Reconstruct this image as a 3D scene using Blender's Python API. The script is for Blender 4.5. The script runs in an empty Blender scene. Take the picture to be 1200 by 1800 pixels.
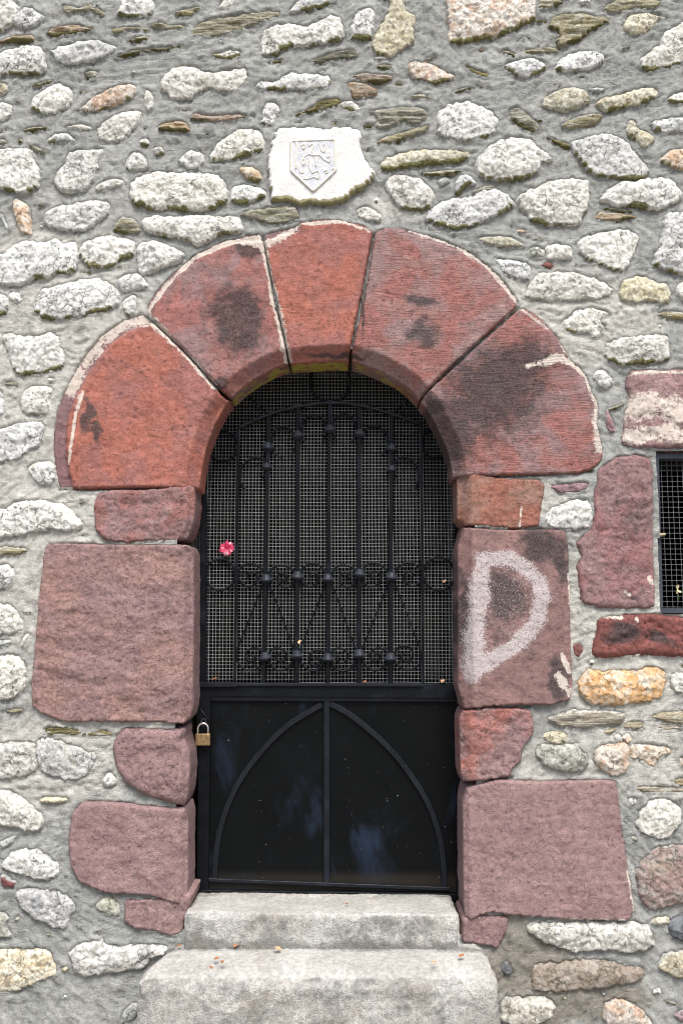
import bpy, bmesh, math, random
import numpy as np
from mathutils import Vector
from mathutils.geometry import delaunay_2d_cdt

# ------------------------------------------------------------------ camera, sky, sun, exposure
S = bpy.context.scene
FPX, DIST, EYE = 1650.0, 3.3, 1.45          # focal length in photo pixels (1800 high), metres to the wall, eye height
TILT = math.atan(181 / FPX)
cam_d = bpy.data.cameras.new("camera")
cam_d.sensor_fit = 'VERTICAL'; cam_d.sensor_height = 24.0; cam_d.lens = FPX / 1800 * 24.0
cam_d.clip_start = 0.05; cam_d.clip_end = 1000
cam = bpy.data.objects.new("camera", cam_d); S.collection.objects.link(cam)
cam.location = (0, -DIST, EYE); cam.rotation_euler = (math.pi / 2 + TILT, 0, 0)
S.camera = cam
SUN_EL, SUN_AZ = math.radians(58), math.radians(12)      # azimuth: to the right of straight behind the camera
w = bpy.data.worlds.new("World"); S.world = w; w.use_nodes = True
nt = w.node_tree
sky = nt.nodes.new('ShaderNodeTexSky'); sky.sky_type = 'NISHITA'; sky.sun_disc = False
sky.sun_elevation = SUN_EL; sky.sun_rotation = math.pi - SUN_AZ
sky.air_density = 1.0; sky.dust_density = 4.0; sky.ozone_density = 0.6
bg = nt.nodes['Background']; bg.inputs[1].default_value = 0.095
nt.links.new(sky.outputs[0], bg.inputs[0])
sun_d = bpy.data.lights.new("sun", 'SUN'); sun_d.energy = 1.9; sun_d.angle = math.radians(28); sun_d.color = (1, .965, .92)
sun = bpy.data.objects.new("sun", sun_d); S.collection.objects.link(sun)
sd = Vector((math.sin(SUN_AZ) * math.cos(SUN_EL), -math.cos(SUN_AZ) * math.cos(SUN_EL), math.sin(SUN_EL)))
sun.rotation_euler = sd.to_track_quat('Z', 'Y').to_euler(); sun.location = sd * 30
S.view_settings.view_transform = 'Standard'; S.view_settings.look = 'None'
S.view_settings.gamma = 1; S.view_settings.use_curve_mapping = False
S.view_settings.exposure = 1.12
S.render.engine = 'CYCLES'
S.cycles.use_denoising = True; S.cycles.use_adaptive_sampling = False; S.cycles.pixel_filter_type = 'BLACKMAN_HARRIS'; S.cycles.filter_width = 1.1

# ------------------------------------------------------------------ measuring: a photo pixel on the plane y = Y
def P(x, y, Y=0.0):
    u = (x - 600) / FPX; v = (900 - y) / FPX
    dy = math.cos(TILT) - v * math.sin(TILT); dz = math.sin(TILT) + v * math.cos(TILT)
    k = (Y + DIST) / dy
    return np.array((u * k, Y, EYE + dz * k))
def PX(pts, Y=0.0):
    return np.array([P(a, b, Y)[[0, 2]] for a, b in pts])
def pairs(s):
    return [tuple(float(q) for q in t.split(',')) for t in s.split()]

# ------------------------------------------------------------------ numpy noise
_rs = np.random.RandomState(7)
_perm = np.concatenate([_rs.permutation(512)] * 4)
_g = _rs.normal(size=(512, 3)); _g /= np.linalg.norm(_g, axis=1)[:, None]
def pnoise(p):
    p = np.asarray(p, float)
    i = np.floor(p).astype(int); f = p - i; u = f * f * f * (f * (f * 6 - 15) + 10)
    i &= 511
    r = 0
    for dx in (0, 1):
        wx = u[:, 0] if dx else 1 - u[:, 0]
        for dy in (0, 1):
            wy = u[:, 1] if dy else 1 - u[:, 1]
            for dz in (0, 1):
                wz = u[:, 2] if dz else 1 - u[:, 2]
                h = _perm[_perm[_perm[(i[:, 0] + dx) & 511] + ((i[:, 1] + dy) & 511)] + ((i[:, 2] + dz) & 511)]
                d = f - np.array((dx, dy, dz))
                r = r + wx * wy * wz * np.einsum('ij,ij->i', _g[h], d)
    return r * 1.6
def fbm(p, oct=4, gain=.5):
    a, r, p = 1.0, 0, np.array(p, float)
    for o in range(oct):
        r = r + a * pnoise(p + o * 17.3); a *= gain; p = p * 2.03
    return r
def n2(xz, sx, sz=None, off=0.0, oct=1, gain=.5):
    sz = sx if sz is None else sz
    q = np.stack([xz[:, 0] * sx + off, xz[:, 1] * sz + off * .7, np.full(len(xz), off * 1.3 + .37)], 1)
    return fbm(q, oct, gain)
def sstep(a, b, x):
    t = np.clip((x - a) / (b - a), 0, 1); return t * t * (3 - 2 * t)

# ------------------------------------------------------------------ 2-D polygon tools
def inside(pts, poly):
    x, y = pts[:, 0], pts[:, 1]; r = np.zeros(len(pts), bool); j = len(poly) - 1
    for i in range(len(poly)):
        xi, yi = poly[i]; xj, yj = poly[j]
        if yi != yj:
            r ^= ((yi > y) != (yj > y)) & (x < (xj - xi) * (y - yi) / (yj - yi) + xi)
        j = i
    return r
def segdist(pts, a, b):
    """distance to the nearest of the segments a->b, and the nearest point"""
    best = np.full(len(pts), 1e9); bp = np.zeros((len(pts), 2))
    for k in range(len(a)):
        d = b[k] - a[k]; L = max(d @ d, 1e-12)
        t = np.clip(((pts - a[k]) @ d) / L, 0, 1)
        q = a[k] + t[:, None] * d
        e = np.hypot(*(pts - q).T)
        m = e < best; best[m] = e[m]; bp[m] = q[m]
    return best, bp
def linedist(pts, line):
    line = np.asarray(line); return segdist(pts, line[:-1], line[1:])[0]
def polydist(pts, poly):
    return segdist(pts, poly, np.roll(poly, -1, 0))
def chaikin(p, cut=.25):
    q = np.roll(p, -1, 0); r = np.empty((2 * len(p), 2)); r[0::2] = p * (1 - cut) + q * cut; r[1::2] = p * cut + q * (1 - cut); return r
def resample(p, s, closed=True):
    q = np.vstack([p, p[:1]]) if closed else np.asarray(p)
    L = np.concatenate([[0], np.cumsum(np.hypot(*np.diff(q, axis=0).T))])
    n = max(int(round(L[-1] / s)), 8 if closed else 2)
    t = np.linspace(0, L[-1], n, endpoint=not closed)
    return np.stack([np.interp(t, L, q[:, 0]), np.interp(t, L, q[:, 1])], 1)
def area(p):
    return .5 * abs(np.sum(p[:, 0] * np.roll(p[:, 1], -1) - np.roll(p[:, 0], -1) * p[:, 1]))

# ------------------------------------------------------------------ mesh containers
class MB:
    def __init__(s): s.v = []; s.f = []; s.n = 0; s.a = {}
    def add(s, v, f, **attrs):
        v = np.asarray(v, float); s.v.append(v); s.f += [tuple(i + s.n for i in q) for q in f]
        for k, val in attrs.items(): s.a.setdefault(k, []).append((s.n, val))
        s.n += len(v); return s
    def build(s, name, mat, parent=None, smooth=True, origin=None):
        v = np.vstack(s.v); c = (v.min(0) + v.max(0)) / 2 if origin is None else np.asarray(origin, float)
        me = bpy.data.meshes.new(name); me.from_pydata((v - c).tolist(), [], s.f); me.update()
        for k, lst in s.a.items():
            dim = np.ndim(lst[0][1][0])
            if dim:
                at = me.attributes.new(k, 'FLOAT_COLOR', 'POINT'); buf = np.ones((s.n, 4), np.float32)
                for st, val in lst: buf[st:st + len(val), :3] = val
                at.data.foreach_set('color', buf.ravel())
            else:
                at = me.attributes.new(k, 'FLOAT', 'POINT'); buf = np.zeros(s.n, np.float32)
                for st, val in lst: buf[st:st + len(val)] = val
                at.data.foreach_set('value', buf)
        if smooth: me.polygons.foreach_set('use_smooth', [True] * len(me.polygons))
        me.materials.append(mat)
        o = bpy.data.objects.new(name, me); S.collection.objects.link(o)
        if parent is not None:
            o.parent = parent; c = c - np.array(ORIG[parent.name])
        o.location = c; ORIG[o.name] = tuple(np.array(o.location) + (np.array(ORIG[parent.name]) if parent is not None else 0))
        return o
    def box(s, lo, hi):
        (x0, y0, z0), (x1, y1, z1) = lo, hi
        v = [(x0, y0, z0), (x1, y0, z0), (x1, y1, z0), (x0, y1, z0), (x0, y0, z1), (x1, y0, z1), (x1, y1, z1), (x0, y1, z1)]
        return s.add(v, [(3, 2, 1, 0), (4, 5, 6, 7), (0, 1, 5, 4), (1, 2, 6, 5), (2, 3, 7, 6), (3, 0, 4, 7)])
    def tube(s, pts, r, k=8, closed=False, rot=0.0):
        p = np.asarray(pts, float); n = len(p); rr = np.broadcast_to(r, (n,))
        t = np.gradient(p, axis=0) if not closed else np.roll(p, -1, 0) - np.roll(p, 1, 0)
        t /= np.linalg.norm(t, axis=1)[:, None] + 1e-12
        up = np.array((0, 1.0, 0)) if abs(t[0][1]) < .9 else np.array((1.0, 0, 0))
        V = []
        for i in range(n):
            a = np.cross(t[i], up); a /= np.linalg.norm(a) + 1e-12; b = np.cross(a, t[i]); up = b
            for j in range(k):
                an = 2 * math.pi * j / k + rot; V.append(p[i] + rr[i] * (math.cos(an) * a + math.sin(an) * b))
        F = []
        for i in range(n if closed else n - 1):
            i2 = (i + 1) % n
            for j in range(k): F.append((i * k + j, i * k + (j + 1) % k, i2 * k + (j + 1) % k, i2 * k + j))
        if not closed: F += [tuple(range(k))[::-1], tuple((n - 1) * k + j for j in range(k))]
        return s.add(V, F)
    def strap(s, xz, wd, y0, y1):
        """a flat bar along a polyline in the plane of the gate"""
        p = np.asarray(xz, float); t = np.gradient(p, axis=0); t /= np.linalg.norm(t, axis=1)[:, None]
        nn = np.stack([-t[:, 1], t[:, 0]], 1) * wd / 2; V = []; b = min(.0015, wd * .2)
        for i in range(len(p)):
            A, B = p[i] + nn[i], p[i] - nn[i]; A2, B2 = p[i] + nn[i] * (1 - 2 * b / wd), p[i] - nn[i] * (1 - 2 * b / wd)
            V += [(A[0], y1, A[1]), (A[0], y0 + b, A[1]), (A2[0], y0, A2[1]), (B2[0], y0, B2[1]), (B[0], y0 + b, B[1]), (B[0], y1, B[1])]
        F = []
        for i in range(len(p) - 1):
            for j in range(6): F.append((i * 6 + j, i * 6 + (j + 1) % 6, i * 6 + 6 + (j + 1) % 6, i * 6 + 6 + j))
        F += [tuple(range(6))[::-1], tuple((len(p) - 1) * 6 + j for j in range(6))]
        return s.add(V, F)
    def lathe(s, c, prof, k=12, axis='z', flat=0):
        V = []
        for r, h in prof:
            for j in range(k):
                a = 2 * math.pi * j / k + flat
                V.append((c[0] + r * math.cos(a), c[1] + r * math.sin(a), c[2] + h) if axis == 'z' else (c[0] + r * math.cos(a), c[1] + h, c[2] + r * math.sin(a)))
        F = []
        for i in range(len(prof) - 1):
            for j in range(k): F.append((i * k + j, i * k + k + j, i * k + k + (j + 1) % k, i * k + (j + 1) % k))
        F += [tuple(range(k)), tuple((len(prof) - 1) * k + j for j in range(k))[::-1]]
        return s.add(V, F)
ORIG = {}
def thing(name, label, cat, loc, group=None, kind=None):
    o = bpy.data.objects.new(name, None); S.collection.objects.link(o); o.location = loc; o.empty_display_size = .05
    ORIG[o.name] = tuple(loc); return tag(o, label, cat, group, kind or 'thing')
def tag(o, label=None, cat=None, group=None, kind=None):
    if label: o['label'] = label
    if cat: o['category'] = cat
    if group: o['group'] = group
    if kind: o['kind'] = kind
    return o

# ------------------------------------------------------------------ materials
class NM:
    def __init__(s, name):
        s.m = bpy.data.materials.new(name); s.m.use_nodes = True; s.t = s.m.node_tree
        s.b = s.t.nodes['Principled BSDF']; s.pos = s.node('ShaderNodeNewGeometry').outputs['Position']
    def node(s, t): return s.t.nodes.new(t)
    def put(s, sock, v):
        if isinstance(v, bpy.types.NodeSocket): s.t.links.new(v, sock)
        elif isinstance(v, (tuple, list)): sock.default_value = tuple(v) + ((1,) if len(v) == 3 and sock.type == 'RGBA' else ())
        else: sock.default_value = v
    def noise(s, sc, det=4, rough=.55, vec=None, dist=0):
        n = s.node('ShaderNodeTexNoise'); s.put(n.inputs['Vector'], vec or s.pos)
        n.inputs['Scale'].default_value = sc; n.inputs['Detail'].default_value = det
        n.inputs['Roughness'].default_value = rough; n.inputs['Distortion'].default_value = dist; return n.outputs['Fac']
    def voro(s, sc, feature='F1', vec=None, rnd=1):
        n = s.node('ShaderNodeTexVoronoi'); n.feature = feature; s.put(n.inputs['Vector'], vec or s.pos)
        n.inputs['Scale'].default_value = sc; n.inputs['Randomness'].default_value = rnd; return n.outputs['Distance']
    def mapv(s, scale=(1, 1, 1), rot=(0, 0, 0)):
        n = s.node('ShaderNodeMapping'); s.put(n.inputs['Vector'], s.pos); n.inputs['Scale'].default_value = scale
        n.inputs['Rotation'].default_value = rot; return n.outputs[0]
    def ramp(s, f, *st):
        n = s.node('ShaderNodeMapRange'); n.interpolation_type = 'SMOOTHSTEP'; s.put(n.inputs[0], f)
        for i, q in enumerate(st): n.inputs[i + 1].default_value = q
        return n.outputs[0]
    def math(s, op, a, b=0.0):
        n = s.node('ShaderNodeMath'); n.operation = op; s.put(n.inputs[0], a); s.put(n.inputs[1], b); return n.outputs[0]
    def mix(s, f, a, b, mode='MIX'):
        n = s.node('ShaderNodeMix'); n.data_type = 'RGBA'; n.blend_type = mode
        s.put(n.inputs[0], f); s.put(n.inputs[6], a); s.put(n.inputs[7], b); return n.outputs[2]
    def attr(s, name, col=False):
        n = s.node('ShaderNodeAttribute'); n.attribute_name = name; return n.outputs['Color' if col else 'Fac']
    def scale(s, col, f):   # colour times a factor socket
        n = s.node('ShaderNodeVectorMath'); n.operation = 'SCALE'; s.put(n.inputs[0], col); s.put(n.inputs['Scale'], f); return n.outputs[0]
    def bump(s, h, dist=.003, strength=1.0, nrm=None):
        n = s.node('ShaderNodeBump'); s.put(n.inputs['Height'], h); n.inputs['Distance'].default_value = dist
        n.inputs['Strength'].default_value = strength
        if nrm: s.put(n.inputs['Normal'], nrm)
        return n.outputs[0]
    def done(s, col, rough=.9, nrm=None, metal=0.0, spec=.3):
        s.put(s.b.inputs['Base Color'], col); s.put(s.b.inputs['Roughness'], rough)
        s.b.inputs['Metallic'].default_value = metal; s.b.inputs['Specular IOR Level'].default_value = spec
        if nrm: s.put(s.b.inputs['Normal'], nrm)
        return s.m

def mat_granite():
    m = NM('rubble_stone')
    t, t2 = m.attr('tint', 1), m.attr('tint2', 1)
    c = m.mix(m.ramp(m.noise(21, 6, .72, dist=.6), .42, .62, 0, 1), t, t2)
    c = m.scale(c, m.ramp(m.noise(70, 5, .65), .32, .62, .66, 1.06))
    sp = m.ramp(m.noise(330, 2, .5), .56, .68, 0, 1)
    c = m.mix(m.math('MULTIPLY', sp, m.ramp(m.noise(16, 3), .35, .7, .25, .95)), c, (.15, .148, .13))
    pit = m.ramp(m.noise(85, 4, .7), .585, .63, 0, 1)
    c = m.mix(m.math('MULTIPLY', pit, m.ramp(m.noise(13, 3), .4, .62, .15, .8)), c, (.13, .125, .10))
    wv = m.node('ShaderNodeVectorMath'); wv.operation = 'ADD'; wn = m.node('ShaderNodeTexNoise'); m.put(wn.inputs['Vector'], m.pos); wn.inputs['Scale'].default_value = 30; wn.inputs['Detail'].default_value = 5
    wm_ = m.node('ShaderNodeVectorMath'); wm_.operation = 'SCALE'; m.put(wm_.inputs[0], wn.outputs['Color']); wm_.inputs['Scale'].default_value = .05; m.put(wv.inputs[0], m.pos); m.put(wv.inputs[1], wm_.outputs[0])
    crk = m.math('MULTIPLY', m.ramp(m.voro(19, 'DISTANCE_TO_EDGE', wv.outputs[0]), .0, .035, 1, 0), m.ramp(m.noise(8, 3), .48, .6, 0, 1))
    c = m.mix(m.math('MULTIPLY', crk, .75), c, (.11, .105, .085))
    li = m.ramp(m.noise(9, 5, .7), .58, .7, 0, .5)
    c = m.mix(m.math('MULTIPLY', li, m.ramp(m.noise(150, 3, .6), .42, .58, .2, 1)), c, (.36, .355, .24))
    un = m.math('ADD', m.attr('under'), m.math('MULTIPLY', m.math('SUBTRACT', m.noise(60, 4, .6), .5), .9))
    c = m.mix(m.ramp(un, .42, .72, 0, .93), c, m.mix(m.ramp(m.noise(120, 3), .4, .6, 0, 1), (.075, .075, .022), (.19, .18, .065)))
    sm = m.math('ADD', m.attr('smear'), m.math('MULTIPLY', m.math('SUBTRACT', m.noise(34, 5, .7), .5), 1.7))
    c = m.mix(m.ramp(sm, .6, .85, 0, .9), c, m.scale(m.mix(m.attr('lime'), (.39, .40, .385), (.56, .56, .52)), m.ramp(m.noise(200, 3, .7), .3, .7, .75, 1.2)))
    h = m.math('SUBTRACT', m.math('ADD', m.math('MULTIPLY', m.noise(50, 6, .65), 1.0), m.math('MULTIPLY', m.noise(240, 3, .6), .3)), m.math('ADD', m.math('MULTIPLY', pit, .35), m.math('MULTIPLY', crk, .5)))
    n1 = m.bump(h, .007, .9)
    n1 = m.bump(m.voro(75, 'DISTANCE_TO_EDGE', rnd=1), .003, .35, n1)
    return m.done(c, .92, n1, spec=.2)
def mat_marble():
    m = NM('white_marble')
    c = m.mix(m.ramp(m.noise(14, 5, .7), .4, .7, 0, 1), m.attr('tint', 1), m.attr('tint2', 1))
    c = m.mix(m.ramp(m.noise(150, 4, .7), .62, .74, 0, .5), c, (.36, .36, .34))
    un = m.math('ADD', m.attr('under'), m.math('MULTIPLY', m.math('SUBTRACT', m.noise(60, 4, .6), .5), .9))
    c = m.mix(m.ramp(un, .45, .75, 0, .9), c, m.mix(m.noise(90, 3), (.12, .11, .03), (.30, .27, .12)))
    return m.done(c, .85, m.bump(m.noise(90, 5, .65), .004, .7), spec=.25)
def mat_schist():
    m = NM('schist_stone')
    v = m.mapv((14, 14, 150), (0, .07, 0)); lay = m.noise(1, 5, .65, v, .5)
    t, t2 = m.attr('tint', 1), m.attr('tint2', 1)
    c = m.mix(m.ramp(lay, .4, .6, 0, 1), t, t2)
    c = m.mix(m.ramp(m.noise(1, 4, .6, m.mapv((22, 22, 60))), .55, .66, 0, .85), c, (.5, .49, .42))
    c = m.mix(m.ramp(lay, .3, .42, .8, 0), c, (.06, .055, .035))
    sm = m.math('ADD', m.attr('smear'), m.math('MULTIPLY', m.math('SUBTRACT', m.noise(34, 5, .7), .5), 1.7))
    c = m.mix(m.ramp(sm, .6, .85, 0, .9), c, m.scale(m.mix(m.attr('lime'), (.39, .40, .385), (.56, .56, .52)), m.ramp(m.noise(200, 3, .7), .3, .7, .75, 1.2)))
    un = m.math('ADD', m.attr('under'), m.math('MULTIPLY', m.math('SUBTRACT', m.noise(60, 4, .6), .5), .9))
    c = m.mix(m.ramp(un, .45, .75, 0, .9), c, (.085, .08, .022))
    c = m.scale(c, m.ramp(m.noise(220, 3), .3, .7, .7, 1.2))
    return m.done(c, .9, m.bump(m.noise(200, 3), .002, .6, m.bump(lay, .012, 1.0)), spec=.2)
def mat_sandstone():
    m = NM('red_sandstone')
    t, t2 = m.attr('tint', 1), m.attr('tint2', 1)
    c = m.mix(m.ramp(m.noise(6.5, 5, .6, dist=.4), .42, .62, 0, 1), t, t2)
    c = m.scale(c, m.ramp(m.noise(38, 6, .7), .3, .7, .82, 1.16))
    c = m.scale(c, m.ramp(m.noise(260, 3, .6), .3, .7, .8, 1.2))
    c = m.mix(m.ramp(m.noise(150, 3, .6), .64, .74, 0, .6), c, (.06, .03, .028))
    c = m.mix(m.ramp(m.noise(420, 2, .5), .68, .76, 0, .6), c, (.5, .42, .4))
    st = m.math('ADD', m.attr('stain'), m.math('MULTIPLY', m.math('SUBTRACT', m.noise(20, 7, .8), .5), 1.9))
    c = m.mix(m.ramp(st, .3, 1.0, 0, .86), c, m.mix(m.ramp(m.noise(190, 3, .7), .42, .6, 0, 1), (.026, .024, .026), (.085, .07, .07)))
    pt = m.math('ADD', m.attr('paint'), m.math('MULTIPLY', m.math('SUBTRACT', m.noise(210, 3, .8), .5), 2.6))
    c = m.mix(m.ramp(pt, .5, .66, 0, .86), c, (.47, .435, .435))
    li = m.math('ADD', m.attr('lichen'), m.math('ADD', m.math('MULTIPLY', m.math('SUBTRACT', m.noise(70, 6, .8), .5), 2.2), m.math('MULTIPLY', m.math('SUBTRACT', m.noise(11, 3), .5), 1.6)))
    c = m.mix(m.ramp(li, .62, .82, 0, .92), c, m.mix(m.noise(110, 3), (.62, .58, .52), (.5, .42, .37)))
    un = m.math('ADD', m.attr('under'), m.math('MULTIPLY', m.math('SUBTRACT', m.noise(22, 5, .7), .5), 1.6))
    c = m.mix(m.ramp(un, .48, .62, 0, .95), c, m.mix(m.noise(60, 3), (.30, .27, .035), (.44, .40, .10)))
    fl = m.noise(13, 6, .62, m.mapv((1, 1, 1.5)), .5); led = m.math('ADD', m.math('ADD', m.ramp(fl, .40, .415, 0, 1), m.ramp(fl, .50, .512, 0, 1)), m.ramp(fl, .60, .615, 0, 1))
    chip = m.ramp(m.noise(58, 4, .6), .63, .66, 0, 1)
    c = m.mix(m.math('MULTIPLY', chip, .45), c, (.09, .05, .048))
    # chiselled strokes across the face
    tool = m.noise(1, 3, .6, m.mapv((26, 26, 170), (0, .32, 0)), .4)
    h = m.math('ADD', m.math('MULTIPLY', m.noise(42, 6, .68), .9), m.math('MULTIPLY', m.noise(210, 4, .65), .3))
    n1 = m.bump(h, .0048, .75)
    n1 = m.bump(m.math('SUBTRACT', m.math('MULTIPLY', led, m.attr('flake')), m.math('MULTIPLY', chip, .7)), .0035, .9, n1)
    n1 = m.bump(m.math('MULTIPLY', tool, m.attr('tool')), .007, .8, n1)
    return m.done(c, .88, n1, spec=.25)
def mat_mortar():
    m = NM('cement_mortar')
    c = m.mix(m.ramp(m.noise(3.2, 5, .6), .35, .65, 0, 1), (.30, .312, .30), (.375, .387, .37))
    lime = m.math('ADD', m.attr('lime'), m.math('MULTIPLY', m.math('SUBTRACT', m.noise(11, 6, .7), .5), .9))
    c = m.mix(m.ramp(lime, .35, .75, 0, 1), c, m.mix(m.noise(30, 4), (.55, .55, .51), (.45, .45, .415)))
    brn = m.math('ADD', m.attr('brown'), m.math('MULTIPLY', m.math('SUBTRACT', m.noise(9, 6, .7), .5), .9))
    c = m.mix(m.ramp(brn, .4, .8, 0, .8), c, (.235, .215, .18))
    c = m.scale(c, m.ramp(m.noise(28, 5, .65), .3, .7, .76, 1.16))
    c = m.scale(c, m.ramp(m.noise(260, 3, .65), .3, .7, .84, 1.14))
    c = m.mix(m.ramp(m.noise(480, 2), .66, .74, 0, .7), c, (.52, .51, .48))
    c = m.mix(m.ramp(m.noise(75, 4, .7), .66, .76, 0, .6), c, (.085, .085, .078))
    streak = m.noise(1, 4, .65, m.mapv((34, 34, 150), (0, -.22, 0)), 1.2)
    h = m.math('ADD', m.math('MULTIPLY', m.noise(170, 4, .8), .75), m.math('ADD', m.math('MULTIPLY', m.noise(60, 5, .65), .7), m.math('MULTIPLY', m.math('MULTIPLY', streak, m.ramp(m.noise(5, 4), .42, .6, 0, 1)), .8)))
    return m.done(c, .95, m.bump(h, .008, .95), spec=.15)
def mat_step():
    m = NM('weathered_granite')
    c = m.mix(m.ramp(m.noise(5, 5, .6), .4, .64, 0, 1), (.40, .395, .37), (.51, .51, .485))
    sp = m.ramp(m.noise(300, 2, .5), .52, .66, 0, 1)
    c = m.mix(m.math('MULTIPLY', sp, m.attr('speck')), c, (.15, .15, .145))
    c = m.mix(m.ramp(m.noise(260, 2, .5), .62, .7, 0, .5), c, (.66, .65, .6))
    c = m.mix(m.ramp(m.noise(7, 6, .7), .56, .7, 0, .6), c, (.38, .33, .27))
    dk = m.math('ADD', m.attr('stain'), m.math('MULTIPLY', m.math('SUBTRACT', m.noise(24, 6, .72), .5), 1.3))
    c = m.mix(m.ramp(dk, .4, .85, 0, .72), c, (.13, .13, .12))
    c = m.scale(c, m.ramp(m.noise(70, 4, .65), .3, .7, .78, 1.15))
    h = m.math('ADD', m.math('MULTIPLY', m.noise(60, 6, .68), .9), m.math('MULTIPLY', m.noise(260, 3, .6), .5))
    return m.done(c, .93, m.bump(h, .008, .9), spec=.2)
def mat_iron(name='black_iron', wear=.5, base=(.0042, .0052, .0072), spec=.12):
    m = NM(name)
    c = m.mix(m.ramp(m.noise(7, 5, .65), .5, .72, 0, wear), base, (.018, .023, .033))
    c = m.mix(m.ramp(m.noise(160, 3, .6), .7, .76, 0, wear), c, (.25, .25, .25))
    c = m.mix(m.ramp(m.noise(34, 6, .75), .69, .75, 0, wear * .8), c, (.10, .045, .025))
    r = m.ramp(m.noise(18, 4), .35, .7, .32, .6)
    return m.done(c, r, m.bump(m.noise(120, 4, .6), .0012, .5), spec=spec)
def mat_panel():
    m = NM('black_sheet_iron')
    v = m.mapv((5, 5, 2.6))
    sc = m.ramp(m.noise(1, 6, .6, v, .6), .52, .70, 0, .8)
    c = m.mix(sc, (.0030, .0038, .0044), (.016, .026, .048))  # bluish patches: scuffs, plus the sheet's soft sheen and reflections painted into the colour
    c = m.mix(m.ramp(m.noise(130, 2, .5), .735, .775, 0, 1), c, (.33, .34, .36))
    c = m.mix(m.ramp(m.noise(1, 3, .6, m.mapv((90, 90, 16), (0, .4, 0))), .76, .8, 0, .6), c, (.22, .22, .23))
    c = m.mix(m.ramp(m.attr('rust'), .3, .8, 0, .55), c, (.03, .026, .02))
    return m.done(c, m.ramp(m.noise(6, 5), .3, .7, .3, .5), m.bump(m.noise(5, 3), .004, .35), spec=.10)
def simple(name, col, rough=.6, metal=0.0, var=.25, sc=80, spec=.4):
    m = NM(name)
    return m.done(m.scale(col, m.ramp(m.noise(sc, 4, .6), .3, .7, 1 - var, 1 + var)), rough, m.bump(m.noise(sc * 2, 3), .001, .3), metal, spec)

M = dict(granite=mat_granite(), schist=mat_schist(), marble=mat_marble(), sand=mat_sandstone(), mortar=mat_mortar(), step=mat_step(),
         iron=mat_iron(), panel=mat_panel(), wire=simple('galvanised_wire', (.45, .475, .485), .5, .0),
         wire2=simple('dull_wire', (.20, .215, .23), .5), winframe=mat_iron('blue_grey_iron', .3, (.055, .065, .08)),
         brass=simple('brass', (.24, .16, .08), .5, .35, .3, 60), steel=simple('shackle_steel', (.72, .71, .66), .25, .9, .1),
         petal=simple('pink_petal', (.62, .045, .13), .55, 0, .35, 120), petal_tip=simple('pale_petal', (.78, .38, .46), .55),
         green=simple('stem_green', (.09, .14, .04), .6), leaf=simple('dry_leaf', (.36, .14, .05), .7, 0, .5, 160),
         leafpale=simple('pale_dry_leaf', (.55, .34, .19), .7, 0, .4, 160),
         cream=simple('withered_cream', (.55, .47, .28), .7, 0, .4, 200),
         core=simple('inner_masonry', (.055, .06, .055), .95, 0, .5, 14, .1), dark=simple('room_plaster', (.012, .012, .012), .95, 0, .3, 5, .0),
         ground=simple('gravel_ground', (.24, .22, .19), .95, 0, .5, 60, .1))

R_FLAKE = [1.0]
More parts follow.
